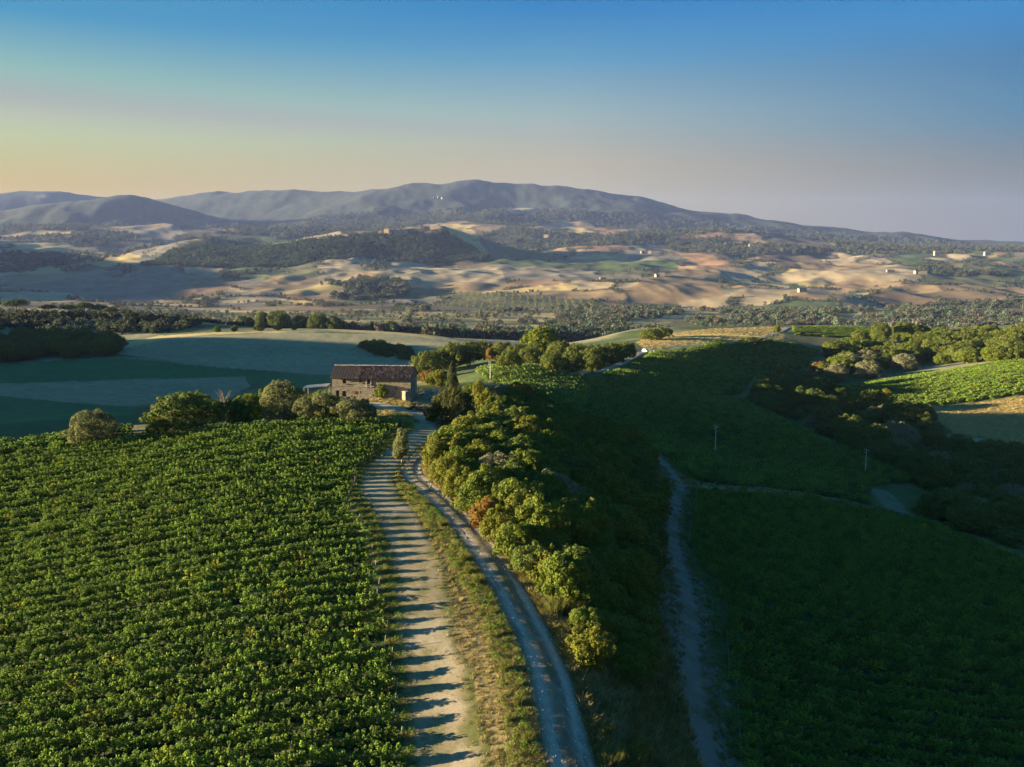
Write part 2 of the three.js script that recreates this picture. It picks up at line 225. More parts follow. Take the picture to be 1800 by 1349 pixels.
// base colours of what the ground is made of (linear)
const C = {
  dry: [0.235, 0.18, 0.085], green: [0.062, 0.092, 0.026], soil: [0.2, 0.145, 0.095], crop: [0.014, 0.1, 0.036], stubble: [0.2, 0.185, 0.115], gold: [0.33, 0.22, 0.08], goldPale: [0.36, 0.27, 0.12],
  tan: [0.2, 0.135, 0.075], pale: [0.26, 0.2, 0.125], brown: [0.1, 0.07, 0.045], orange: [0.34, 0.19, 0.08], olive: [0.09, 0.088, 0.043], grey: [0.135, 0.115, 0.09], wood: [0.024, 0.031, 0.021], yellow: [0.3, 0.22, 0.085], clay: [0.19, 0.112, 0.066], meadow: [0.05, 0.075, 0.028],
};
const USES = { vine_left: 'weedy', vine_left_far: 'weedy', vine_right_near: 'weedy', vine_right_mid: 'weedy', vine_saddle: 'weedy', vine_right_far: 'weedy', vine_back: 'weedy', gold_right: 'gold', gold_saddle: 'gold', brown_slope: 'olive',
  green_a: 'crop', stubble_b: 'stubble', green_c: 'crop', green_d: 'crop', gold_crest: 'goldPale', gold_crest_b: 'goldPale', slope_e: 'stubble' };
const FAR_USES = { far_olives: 'olive', far_rows: 'olive', castle_wood: 'wood', f_pale_a: 'yellow', f_tan_a: 'tan', f_grey_a: 'grey', f_pale_b: 'pale', f_orange_a: 'clay', f_tan_b: 'tan', f_yellow_a: 'yellow', f_orange_b: 'orange', f_pale_c: 'pale', f_green_a: 'meadow', f_yellow_b: 'yellow', f_yellow_c: 'goldPale', f_grey_b: 'grey', f_tan_c: 'tan', f_red_a: 'clay', f_tan_d: 'tan', f_brown_a: 'clay', f_tan_e: 'tan', f_yellow_d: 'pale' };
C.weedy = [0.045, 0.056, 0.02];
const FIELD = ['tan', 'pale', 'brown', 'tan', 'olive', 'grey', 'meadow', 'tan', 'clay', 'yellow', 'grey', 'brown', 'pale'];
function farWood(x, d, r) {                                          // how wooded the far hills are, 0..1
  const t = lerp(0.71, 0.51, sstep(r, 4300, 5800)) - 0.3 * sstep(r, 7000, 9500);
  return sstep(fbm(x / 620 + 31, d / 760 + 9, 4), t - 0.012, t + 0.012);
}
const tmp = [0, 0, 0]; let hedgerow = 0;
function groundColor(x, d, r, out) {
  let c = null, wood = 0; hedgerow = 0;
  if (r < 2300) {
    for (const k in USES) if (inside(POLY[k], x, d)) { c = C[USES[k]]; break; }
    if (!c) {
      const t = sstep(fbm(x / 14, d / 14, 4), 0.4, 0.6);
      if (r < 420 && (d > 175 && (x < -52 || x > -2) || d > 208 && x > -30)) for (let k = 0; k < 3; k++) tmp[k] = x > -40 ? lerp(C.green[k], C.dry[k], 0.25 * t) : lerp(C.crop[k], C.green[k], t);
      else if (r < 420) for (let k = 0; k < 3; k++) tmp[k] = lerp(C.dry[k], C.green[k], lerp(t * 0.75, 0.6 + 0.4 * t, sstep(x + 5 * fbm(x / 5, d / 5, 3), 6, 15)));
      else if (r < 1500) for (let k = 0; k < 3; k++) tmp[k] = lerp(C.meadow[k], C.stubble[k], sstep(fbm(x / 90, d / 90, 3), 0.42, 0.6));
      else for (let k = 0; k < 3; k++) tmp[k] = lerp(C.olive[k], C.goldPale[k], sstep(fbm(x / 140, d / 60, 3), 0.45, 0.62));
      c = tmp;
    }
  } else {
    for (const k in FAR_USES) if (inside(POLY[k], x, d)) { c = C[FAR_USES[k]]; break; }
    if (!c) {
      const cell = lerp(190, 360, sstep(r, 3000, 8000)), wx = x + (fbm(x / 260, d / 260, 3) - 0.5) * 260, wd = d * 0.8 + (fbm(x / 260 + 40, d / 260, 3) - 0.5) * 260;
      const gx = Math.floor(wx / cell), gz = Math.floor(wd / cell);
      let b1 = 1e9, b2 = 1e9, id = 0;
      for (let i = -1; i <= 1; i++) for (let j = -1; j <= 1; j++) {
        const q = Math.hypot((gx + i + hash2(gx + i, gz + j)) * cell - wx, (gz + j + hash2(gz + j + 77, gx + i)) * cell - wd);
        if (q < b1) { b2 = b1; b1 = q; id = hash2(gx + i + 991, gz + j + 13); } else if (q < b2) b2 = q;
      }
      c = C[FIELD[Math.floor(id * FIELD.length)]];
      if (b2 - b1 < 22 && fbm(x / 160, d / 160, 2) > 0.44) hedgerow = wood = 0.9;
      wood = Math.max(wood, farWood(x, d, r));
    }
  }
  const g = r < 900 ? 0.72 + 0.56 * fbm(x / 2.3, d / 3.1, 3) : r < 2300 ? 0.6 + 0.8 * fbm(x / 7, d / 16, 3) : r < 5500 ? 0.72 + 0.56 * fbm(x / 24, d / 70, 3) : 0.72 + 0.56 * fbm(x / 70, d / 180, 3);
  const streak = r > 420 ? 0.74 + 0.52 * fbm(x / 60 + d / 200, d / 22, 4) : 1;
  for (let k = 0; k < 3; k++) out[k] = lerp(c[k], C.wood[k], wood) * g * streak;
  if (wood > 0.3) { const s = 0.7 + 0.6 * noise(x / 16, d / 40); for (let k = 0; k < 3; k++) out[k] *= s; }
}

function grainTexture(size, seedNo, low, high, cells) {                // grey grain that repeats without a seam
  const data = new Uint8Array(size * size * 4), per = cells;
  const wrapNoise = (u, v, n) => { const x = u * n, y = v * n, ix = Math.floor(x), iy = Math.floor(y), fx = x - ix, fy = y - iy, h = (a, b) => hash2(((a % n) + n) % n + seedNo * 131, ((b % n) + n) % n + n * 17); return lerp(lerp(h(ix, iy), h(ix + 1, iy), fx), lerp(h(ix, iy + 1), h(ix + 1, iy + 1), fx), fy); };
  for (let y = 0; y < size; y++) for (let x = 0; x < size; x++) {
    let s = 0, t = 0; for (const [n, a] of per) { s += a * wrapNoise(x / size, y / size, n); t += a; }
    const v = Math.round(255 * clamp(low + (high - low) * sstep(s / t, 0.2, 0.8), 0, 1)), o = (y * size + x) * 4;
    data[o] = data[o + 1] = data[o + 2] = v; data[o + 3] = 255;
  }
  const t = new THREE.DataTexture(data, size, size); t.wrapS = t.wrapT = THREE.RepeatWrapping; t.magFilter = THREE.LinearFilter; t.needsUpdate = true;
  return t;
}
const grassGrain = grainTexture(512, 3, 0.55, 1, [[8, 0.6], [32, 1], [96, 1.2], [256, 1]]);
const gravelGrain = grainTexture(512, 5, 0.5, 1, [[6, 0.5], [48, 0.8], [128, 1.2], [256, 1.4]]);
const M = {};
const mat = (name, o) => { const m = new THREE.MeshStandardMaterial({ roughness: 0.95, ...o }); m.name = name; m.specularIntensity = 0.3; M[name] = m; return m; };
mat('meadow_ground', { vertexColors: true, map: grassGrain, bumpMap: grassGrain, bumpScale: 0.07 });
mat('far_ground', { vertexColors: true });
mat('gravel', { vertexColors: true, map: gravelGrain, bumpMap: gravelGrain, bumpScale: 0.035 });

function finish(o, parent = scene) { o.castShadow = o.receiveShadow = true; parent.add(o); return o; }
const taken = {};
const numbered = (n) => { const k = taken[n] = (taken[n] ?? -1) + 1; return k ? n + '_' + String(k).padStart(3, '0') : n; };

{ // the ground in three sheets that share their border points: the ridge, the near valleys, the far hills
  const rings = [], cols = [];
  for (let r = 18; r < 14000;) { rings.push(r); r *= 1 + (r < 40 ? 0.04 : r < 420 ? 0.0085 : r < 900 ? 0.0085 : r < 2300 ? 0.014 : r < 5500 ? 0.0075 : r < 13600 ? 0.0068 : 0.03); }
  for (let a = -1.5; a < -0.64; a += 0.04) cols.push(a);
  for (let i = 0; i <= 620; i++) cols.push(lerp(-0.64, 0.64, i / 620));
  for (let a = 0.68; a < 1.5; a += 0.04) cols.push(a);
  const cut1 = rings.findIndex((r) => r > 420), cut2 = rings.findIndex((r) => r > 2250), nc = cols.length, c3 = [0, 0, 0];
  for (const [name, from, to, m] of [['ridge_ground', 0, cut1, 'meadow_ground'], ['valley_ground', cut1, cut2, 'far_ground'], ['far_hills', cut2, rings.length - 1, 'far_ground']]) {
    const n = (to - from + 1) * nc, pos = new Float32Array(n * 3), col = new Float32Array(n * 3), uv = new Float32Array(n * 2), idx = [];
    let o = 0;
    for (let j = from; j <= to; j++) for (let i = 0; i < nc; i++, o++) {
      const r = rings[j], x = r * Math.sin(cols[i]), d = r * Math.cos(cols[i]);
      pos[o * 3] = x; pos[o * 3 + 1] = height(x, d); pos[o * 3 + 2] = -d;
      groundColor(x, d, r, c3); col.set(c3, o * 3); uv[o * 2] = x / 7; uv[o * 2 + 1] = d / 7;
      if (j < to && i < nc - 1) idx.push(o, o + 1, o + nc, o + 1, o + nc + 1, o + nc);
    }
    const g = new THREE.BufferGeometry();
    g.setAttribute('position', new THREE.BufferAttribute(pos, 3)); g.setAttribute('color', new THREE.BufferAttribute(col, 3)); g.setAttribute('uv', new THREE.BufferAttribute(uv, 2)); g.setIndex(idx); g.computeVertexNormals();
    const o3 = finish(new THREE.Mesh(g, M[m])); o3.name = name; o3.userData.kind = 'structure';
    o3.userData.label = { ridge_ground: 'ridge and slopes carrying the vineyards', valley_ground: 'fields of the near valleys', far_hills: 'far farmed hills and wooded mountain' }[name];
  }
}
const at = (x, d, up = 0) => new THREE.Vector3(x, height(x, d) + up, -d);

// ---------------------------------------------------------------- roads: ribbons laid over the ground
function ribbon(name, label, line, width, shade, lift = 0.05, across = 16, step = 0.6) {
  const curve = new THREE.CatmullRomCurve3(line.map(([x, d]) => new THREE.Vector3(x, 0, d)), false, 'centripetal');
  const n = Math.ceil(curve.getLength() / step), pos = [], col = [], uv = [], idx = [], c3 = [0, 0, 0];
  for (let j = 0; j <= n; j++) {
    const p = curve.getPointAt(j / n), t = curve.getTangentAt(j / n), s = j * step;
    const w = (typeof width === 'function' ? width(j / n) : width), l = w * (0.5 + 0.16 * (fbm(s / 3.5, 5, 3) - 0.5) * 2), q = w * (0.5 + 0.16 * (fbm(s / 3.5, 25, 3) - 0.5) * 2);
    for (let i = 0; i <= across; i++) {
      const v = i / across, off = lerp(-l, q, v), x = p.x + t.z * off, d = p.z - t.x * off, side = off / (w / 2);
      const edge = Math.min(1, Math.min(v, 1 - v) * 8);
      const r = shade(side, s, c3, x, d);
      pos.push(x, height(x, d) + lift * edge - 0.03 * (1 - edge) + (r ?? 0), -d); col.push(c3[0], c3[1], c3[2]); uv.push(x / 3.2, d / 3.2);
      if (j < n && i < across) { const a = j * (across + 1) + i; idx.push(a, a + 1, a + across + 1, a + 1, a + across + 2, a + across + 1); }
    }
  }
  const g = new THREE.BufferGeometry();
  g.setAttribute('position', new THREE.Float32BufferAttribute(pos, 3)); g.setAttribute('color', new THREE.Float32BufferAttribute(col, 3)); g.setAttribute('uv', new THREE.Float32BufferAttribute(uv, 2)); g.setIndex(idx); g.computeVertexNormals();
  const o = finish(new THREE.Mesh(g, M.gravel)); o.name = name; o.userData = { kind: 'structure', label };
  return o;
}
const blend = (out, a, b, t) => { for (let k = 0; k < 3; k++) out[k] = lerp(a[k], b[k], t); };
const GRAVEL = [0.46, 0.39, 0.33], DUST = [0.22, 0.175, 0.125], TURF = [0.13, 0.135, 0.045], STONY = [0.3, 0.24, 0.155];
ribbon('gravel_road', 'pale gravel road with two wheel tracks along the ridge', LINE.gravel_road, (t) => lerp(4.6, 3.3, t), (side, s, c, x, d) => {
  const a = Math.abs(side), track = Math.exp(-(((a - 0.5) / 0.2) ** 2)), mid = a < 0.22 ? 1 - a / 0.22 : 0, weeds = sstep(fbm(s / 2.4, side * 2, 3), 0.46, 0.62) * mid;
  blend(c, DUST, GRAVEL, clamp(track * 1.1 * (0.6 + 0.7 * fbm(s / 3, side * 3, 3)) + 0.5 * (fbm(x * 1.5, d * 1.5, 3) - 0.4), 0, 1));
  blend(c, c, [0.16, 0.13, 0.1], 0.8 * sstep(fbm(s / 5, side * 4 + 9, 4), 0.6, 0.68));
  blend(c, c, TURF, Math.max(weeds * 0.8, sstep(a + 0.4 * (fbm(x / 1.2, d / 1.2, 3) - 0.5), 0.86, 1.02)));
  return -0.07 * track + 0.05 * mid + 0.03 * (fbm(x * 2, d * 2, 2) - 0.5);
}, 0.1);
ribbon('headland_track', 'wide earth track between the vine rows and the gravel road', LINE.headland_track, (t) => lerp(7.2, 5.6, t), (side, s, c, x, d) => {
  const a = Math.abs(side), core = 1 - sstep(a, 0.35, 0.95), n = fbm(x / 1.6, d / 1.6, 4);
  blend(c, TURF, STONY, clamp(core * 1.05 + (n - 0.56) * 2.6, 0, 1));
  blend(c, c, [0.42, 0.35, 0.27], core * 0.5 * sstep(fbm(x / 3 + 9, d / 3, 3), 0.5, 0.65));
  return 0.04 * (fbm(x * 1.4, d * 1.4, 3) - 0.5);
}, 0.07, 20);
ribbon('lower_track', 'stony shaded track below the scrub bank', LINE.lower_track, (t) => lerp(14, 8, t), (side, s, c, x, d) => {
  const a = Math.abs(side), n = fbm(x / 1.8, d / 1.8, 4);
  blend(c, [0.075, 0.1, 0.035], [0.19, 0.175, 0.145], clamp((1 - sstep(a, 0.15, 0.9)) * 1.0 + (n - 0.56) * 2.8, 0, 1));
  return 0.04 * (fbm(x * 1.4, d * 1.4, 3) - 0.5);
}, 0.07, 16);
const plain = (a, b, amount = 1) => (side, s, c, x, d) => blend(c, b, a, clamp((1 - sstep(Math.abs(side), 0.5, 1)) * amount + (fbm(x / 2, d / 2, 3) - 0.5), 0, 1));
const GRASSY = [0.1, 0.11, 0.04], PALE = [0.42, 0.36, 0.29];
ribbon('block_path', 'narrow dry path between two shaded vine blocks', LINE.block_path, 2.4, plain([0.3, 0.25, 0.16], GRASSY), 0.08, 8, 1);
ribbon('clearing', 'bare clearing beside the wooded gully', LINE.clearing, 8, plain([0.2, 0.2, 0.15], GRASSY, 0.6), 0.1, 12, 1);
ribbon('valley_path', 'grassy path along the foot of the vineyard', LINE.valley_path, 1.6, plain([0.22, 0.2, 0.12], [0.06, 0.08, 0.03], 0.5), 0.1, 8, 1);
ribbon('saddle_road', 'pale dirt road over the saddle to the golden field', LINE.saddle_road, (t) => lerp(4, 6, t), plain(PALE, GRASSY), 0.2, 8, 1.5);
ribbon('saddle_path', 'pale path on the saddle', LINE.saddle_path, 4, plain(PALE, GRASSY), 0.2, 8, 1.5);
ribbon('gold_path', 'path under the golden field', LINE.gold_path, 4, plain(PALE, GRASSY), 0.15, 8, 1.5);
ribbon('farm_yard', 'bare earth yard before the stone farmhouse', LINE.yard, 9, plain([0.38, 0.31, 0.23], TURF, 1.1), 0.12, 16, 0.8);

// ---------------------------------------------------------------- plants
// A cloud of small leaf faces over a set of lobes [x, y, z, rx, ry, rz].
function leafCloud(lobes, n, size, { aspect = 0.62, vary = 0.35, warm = 0, depth = 0.3, up = 0.15, floorY = -1e9, hue = [1, 1, 1] } = {}) {
  const pos = new Float32Array(n * 12), col = new Float32Array(n * 12), idx = new Uint32Array(n * 6);
  const areas = lobes.map((l) => l[3] * l[4] + l[4] * l[5]), total = areas.reduce((a, b) => a + b, 0);
  const p = new THREE.Vector3(), nrm = new THREE.Vector3(), t = new THREE.Vector3(), b = new THREE.Vector3();
  let m = 0, guard = 0;
  while (m < n && guard++ < n * 12) {
    let q = rnd() * total, k = 0; while (k < lobes.length - 1 && q > areas[k]) q -= areas[k++];
    const [cx, cy, cz, rx, ry, rz] = lobes[k], z = rr(-1, 1), a = rr(0, 6.2832), s = Math.sqrt(1 - z * z);
    nrm.set(s * Math.cos(a), z, s * Math.sin(a));
    const bump = 0.86 + 0.28 * noise(nrm.x * 3 + k * 9 + 20, nrm.y * 3 + nrm.z * 3 + 20), f = (1 - depth * rnd() * rnd()) * bump;
    p.set(cx + nrm.x * rx * f, cy + nrm.y * ry * f, cz + nrm.z * rz * f);
    if (p.y < floorY) continue;
    let buried = false;
    for (let j = 0; j < lobes.length; j++) if (j !== k) { const l = lobes[j], dx = (p.x - l[0]) / l[3], dy = (p.y - l[1]) / l[4], dz = (p.z - l[2]) / l[5]; if (dx * dx + dy * dy + dz * dz < 0.5) { buried = true; break; } }
    if (buried) continue;
    nrm.y += up; nrm.x += rr(-0.9, 0.9); nrm.y += rr(-0.9, 0.9); nrm.z += rr(-0.9, 0.9); nrm.normalize();
    t.set(rr(-1, 1), rr(-1, 1), rr(-1, 1)).cross(nrm).normalize(); b.crossVectors(nrm, t);
    const L = size * rr(0.65, 1.4), w = L * aspect, fold = L * rr(-0.12, 0.12);
    const P = [[t, -L / 2, 0], [null, 0, w / 2], [t, L / 2, 0], [null, 0, -w / 2]];
    for (let i = 0; i < 4; i++) {
      const lt = i === 0 ? -L / 2 : i === 2 ? L / 2 : L * 0.08, lb = i === 1 ? w / 2 : i === 3 ? -w / 2 : 0, ln = i % 2 ? fold : 0, o = (m * 4 + i) * 3;
      pos[o] = p.x + t.x * lt + b.x * lb + nrm.x * ln; pos[o + 1] = p.y + t.y * lt + b.y * lb + nrm.y * ln; pos[o + 2] = p.z + t.z * lt + b.z * lb + nrm.z * ln;
    }
    const g = 1 + vary * (rnd() * 2 - 1), y = rnd() < warm ? rr(0.5, 1) : 0;
    for (let i = 0; i < 4; i++) { const o = (m * 4 + i) * 3; col[o] = g * hue[0] * (1 + 1.6 * y); col[o + 1] = g * hue[1] * (1 + 0.35 * y); col[o + 2] = g * hue[2]; }
    idx.set([m * 4, m * 4 + 1, m * 4 + 2, m * 4, m * 4 + 2, m * 4 + 3], m * 6); m++;
  }
  const g = new THREE.BufferGeometry();
  g.setAttribute('position', new THREE.BufferAttribute(pos.slice(0, m * 12), 3)); g.setAttribute('color', new THREE.BufferAttribute(col.slice(0, m * 12), 3)); g.setIndex(new THREE.BufferAttribute(idx.slice(0, m * 6), 1)); g.computeVertexNormals();
  return g;
}
// Thin blades that fan out from the ground.
function blades(n, tall, spread, width, { lean = 0.5, vary = 0.3, warm = 0, straw = [1.6, 1.4, 1.2] } = {}) {
  const pos = [], col = [], idx = [];
  for (let m = 0; m < n; m++) {
    const a = rr(0, 6.2832), r = spread * Math.sqrt(rnd()), x = r * Math.cos(a) * 0.6, z = r * Math.sin(a) * 0.6, h = tall * rr(0.5, 1.1), k = lean * rr(0.2, 1), a2 = a + rr(-0.7, 0.7);
    const ex = x + Math.cos(a2) * k * h * 0.6 + Math.cos(a) * r * 0.4, ez = z + Math.sin(a2) * k * h * 0.6 + Math.sin(a) * r * 0.4, wa = rr(0, 3.14), wx = Math.cos(wa) * width / 2, wz = Math.sin(wa) * width / 2, o = m * 5;
    pos.push(x - wx, 0, z - wz, x + wx, 0, z + wz, lerp(x, ex, 0.4) + wx * 0.8, h * 0.6, lerp(z, ez, 0.4) + wz * 0.8, lerp(x, ex, 0.4) - wx * 0.8, h * 0.6, lerp(z, ez, 0.4) - wz * 0.8, ex, h, ez);
    const g = 1 + vary * (rnd() * 2 - 1), y = rnd() < warm;
    for (let i = 0; i < 5; i++) col.push(...(y ? straw.map((q) => q * g) : [g, g, g]));
    idx.push(o, o + 1, o + 2, o, o + 2, o + 3, o + 3, o + 2, o + 4);
  }
  const g = new THREE.BufferGeometry();
  g.setAttribute('position', new THREE.Float32BufferAttribute(pos, 3)); g.setAttribute('color', new THREE.Float32BufferAttribute(col, 3)); g.setIndex(idx); g.computeVertexNormals();
  return g;
}
// A tapering limb along points [x, y, z, radius].
function limb(points, sides = 6) {
  const pos = [], idx = [];
  points.forEach(([x, y, z, r], j) => { for (let i = 0; i < sides; i++) { const a = (i / sides) * 6.2832; pos.push(x + r * Math.cos(a), y, z + r * Math.sin(a)); if (j < points.length - 1) { const p = j * sides + i, q = j * sides + (i + 1) % sides; idx.push(p, p + sides, q, q, p + sides, q + sides); } } });
  const g = new THREE.BufferGeometry();
  g.setAttribute('position', new THREE.Float32BufferAttribute(pos, 3)); g.setIndex(idx); g.computeVertexNormals();
  return g;
}
const trunkShape = (h, r, forks) => {                                  // a trunk with forks that reach into the crown
  const parts = [limb([[0, -0.4, 0, r * 1.4], [0.05 * h, h * 0.3, 0.02 * h, r], [0.02 * h, h * 0.65, 0, r * 0.7], [0.04 * h, h, 0.03 * h, r * 0.35]])];
  for (let i = 0; i < forks; i++) { const a = i * 2.4 + 0.6, q = rr(0.35, 0.6), R = h * rr(0.3, 0.5); parts.push(limb([[0.03 * h, h * q, 0.01 * h, r * 0.55], [Math.cos(a) * R * 0.6, h * (q + 0.22), Math.sin(a) * R * 0.6, r * 0.35], [Math.cos(a) * R, h * (q + 0.45), Math.sin(a) * R, r * 0.12]], 5)); }
  return mergeGeometries(parts);
};
const leafMat = (name, r, g, b, through = 0.35) => { const m = new THREE.MeshPhysicalMaterial({ roughness: 0.9, transmission: through, thickness: 0, vertexColors: true, side: THREE.DoubleSide }); m.color.setRGB(r, g, b); m.specularIntensity = 0.25; m.name = name; return M[name] = m; };
leafMat('vine_leaf', 0.132, 0.205, 0.022, 0.4);
leafMat('green_leaf', 0.115, 0.15, 0.014);
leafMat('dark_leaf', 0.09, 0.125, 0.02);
leafMat('yellow_leaf', 0.14, 0.15, 0.014);
leafMat('silver_leaf', 0.19, 0.185, 0.1);
leafMat('olive_leaf', 0.15, 0.16, 0.06);
leafMat('orange_leaf', 0.2, 0.115, 0.02);
leafMat('oak_leaf', 0.1, 0.125, 0.02);
leafMat('hazed_leaf', 0.07, 0.088, 0.05);  // far trees: distance haze and dimness put into the leaf colour
leafMat('pine_needle', 0.045, 0.075, 0.025);
leafMat('cypress_leaf', 0.055, 0.07, 0.016);
leafMat('juniper_leaf', 0.085, 0.09, 0.022);
leafMat('broom_stem', 0.13, 0.135, 0.028);
leafMat('grass_blade', 0.17, 0.155, 0.045);
leafMat('straw', 0.3, 0.26, 0.125, 0.2);
mat('bark', { color: new THREE.Color().setRGB(0.14, 0.11, 0.08) });
mat('pale_bark', { color: new THREE.Color().setRGB(0.28, 0.24, 0.19) });

function lobesOf(w, h, n, { low = 0.3, flat = 1 } = {}) {             // an uneven heap of lobes, w wide and h tall
  const out = [[0, h * 0.5, 0, w * 0.36, h * 0.44, w * 0.36]];
  for (let i = 0; i < n; i++) {
    const a = i * 2.39996 + rr(-0.4, 0.4), q = rr(0.15, 1), y = lerp(h * low, h * 0.84, q), R = w * 0.5 * Math.sqrt(Math.max(0.05, 1 - ((y / h - 0.4) / 0.62) ** 2)), s = rr(0.15, 0.25) * w;
    out.push([Math.cos(a) * (R - s * 0.7), Math.min(y, h - s * 0.75), Math.sin(a) * (R - s * 0.7), s, s * 0.85 * flat, s]);
  }
  for (let i = 0; i < n * 3; i++) {                                   // small tufts that roughen the outline
    const a = i * 2.39996 + rr(-0.5, 0.5), y = h * rr(low, 1.02), R = w * 0.5 * Math.sqrt(Math.max(0.05, 1 - ((y / h - 0.4) / 0.62) ** 2)) * rr(0.7, 1.2), s = rr(0.035, 0.085) * w;
    out.push([Math.cos(a) * R, y, Math.sin(a) * R, s, s * rr(0.9, 1.6), s]);
  }
  return out;
}
reseed(1);
const shrubs = [0, 1, 2, 3].map(() => leafCloud(lobesOf(4, 3.8, 15, { low: 0.14 }), 11000, 0.17, { floorY: 0, warm: 0.03, aspect: 0.7 }));
const silvers = [0, 1].map(() => leafCloud(lobesOf(4, 3.8, 22, { low: 0.14 }), 10000, 0.17, { floorY: 0, vary: 0.25, aspect: 0.6 }));
const olives = [0, 1, 2].map(() => leafCloud(lobesOf(6, 5.6, 24, { low: 0.16 }), 16000, 0.23, { floorY: 0.2, vary: 0.3, aspect: 0.5, warm: 0.02 }));
const oaks = [0, 1, 2].map(() => leafCloud(lobesOf(9, 8, 18, { low: 0.24 }), 11000, 0.36, { floorY: 0.5, vary: 0.35, warm: 0.04, aspect: 0.7 }));
const thinCrown = leafCloud([[0, 4.6, 0, 1.1, 1.9, 1.1], [0.4, 3.2, 0.3, 0.9, 0.9, 0.9], [-0.4, 5.9, 0.1, 0.7, 1.1, 0.7], [0.3, 2.3, -0.3, 0.6, 0.6, 0.6]], 2600, 0.2, { vary: 0.4, warm: 0.12 });
const youngOlive = leafCloud([[0, 2.6, 0, 0.85, 1.5, 0.85], [0.25, 3.9, 0.1, 0.6, 1, 0.6], [-0.25, 1.6, 0.2, 0.6, 0.9, 0.6], [-0.1, 4.6, -0.1, 0.4, 0.6, 0.4]], 3000, 0.22, { aspect: 0.5, vary: 0.3 });
const cypressCrown = leafCloud([[0, 1.6, 0, 1.2, 1.7, 1.2], [0, 3.6, 0, 1.25, 2, 1.25], [0.05, 5.6, 0, 0.95, 1.9, 0.95], [0, 7.2, 0, 0.6, 1.5, 0.6], [0, 8.3, 0, 0.26, 0.8, 0.26]], 5200, 0.3, { aspect: 0.5, vary: 0.3, up: 0.5, depth: 0.15 });
const juniperCrown = (() => { const l = [[0, 3, 0, 3.6, 3.2, 3.2]]; for (let i = 0; i < 40; i++) { const a = i * 2.4, q = Math.sqrt((i + 0.5) / 40), R = 4.2 * q; l.push([Math.cos(a) * R, 3 + 3 * (1 - q * q) + rr(-0.4, 0.6), Math.sin(a) * R * 0.85, 0.62, rr(1.2, 1.9), 0.62]); } for (let i = 0; i < 22; i++) { const a = i * 2.4; l.push([Math.cos(a) * 4.4, rr(0.8, 2.6), Math.sin(a) * 3.8, 0.7, 1.3, 0.7]); } return leafCloud(l, 16000, 0.32, { floorY: 0, aspect: 0.5, vary: 0.3, up: 0.4 }); })();
const pineCrown = [0, 1].map(() => { const l = [[0, 9.4, 0, 4.2, 1.5, 4.2]]; for (let i = 0; i < 22; i++) { const a = i * 2.4, q = Math.sqrt((i + 0.5) / 22); l.push([Math.cos(a) * 5.2 * q, 9.3 + 1.5 * (1 - q * q) + rr(-0.2, 0.3), Math.sin(a) * 5.2 * q, 1.6, 0.9, 1.6]); } return leafCloud(l, 4200, 0.5, { aspect: 0.4, vary: 0.3, up: 0.5 }); });
const brooms = [0, 1, 2].map(() => blades(620, 1.5, 0.8, 0.035, { lean: 0.55, warm: 0.12 }));
const grassTufts = [0, 1, 2].map(() => blades(34, 0.42, 0.34, 0.028, { lean: 0.8, warm: 0.4 }));
const weedTufts = [0, 1].map(() => leafCloud([[0, 0.25, 0, 0.35, 0.3, 0.35], [0.2, 0.35, 0.1, 0.2, 0.25, 0.2]], 70, 0.1, { floorY: 0 }));
const shrubStem = trunkShape(2.2, 0.09, 5), oakTrunk = trunkShape(5.4, 0.3, 6), oliveTrunk = trunkShape(3.2, 0.26, 5), thinTrunk = trunkShape(4.2, 0.08, 0), pineTrunk = trunkShape(9, 0.34, 7), cypressTrunk = limb([[0, -0.4, 0, 0.3], [0, 1, 0, 0.22], [0, 6, 0, 0.05]]);
const bareBranches = (() => { const parts = [limb([[0, -0.3, 0, 0.14], [0.1, 1.2, 0, 0.1], [0.1, 3.4, 0.1, 0.05]])]; for (let i = 0; i < 46; i++) { const a = i * 2.4, q = rr(0.25, 0.9), R = rr(0.7, 2); parts.push(limb([[0.1, 3.4 * q, 0, 0.05], [Math.cos(a) * R * 0.5, 3.4 * q + 0.7, Math.sin(a) * R * 0.5, 0.035], [Math.cos(a) * R, 3.4 * q + rr(0.9, 1.6), Math.sin(a) * R, 0.012]], 4)); } return mergeGeometries(parts); })();

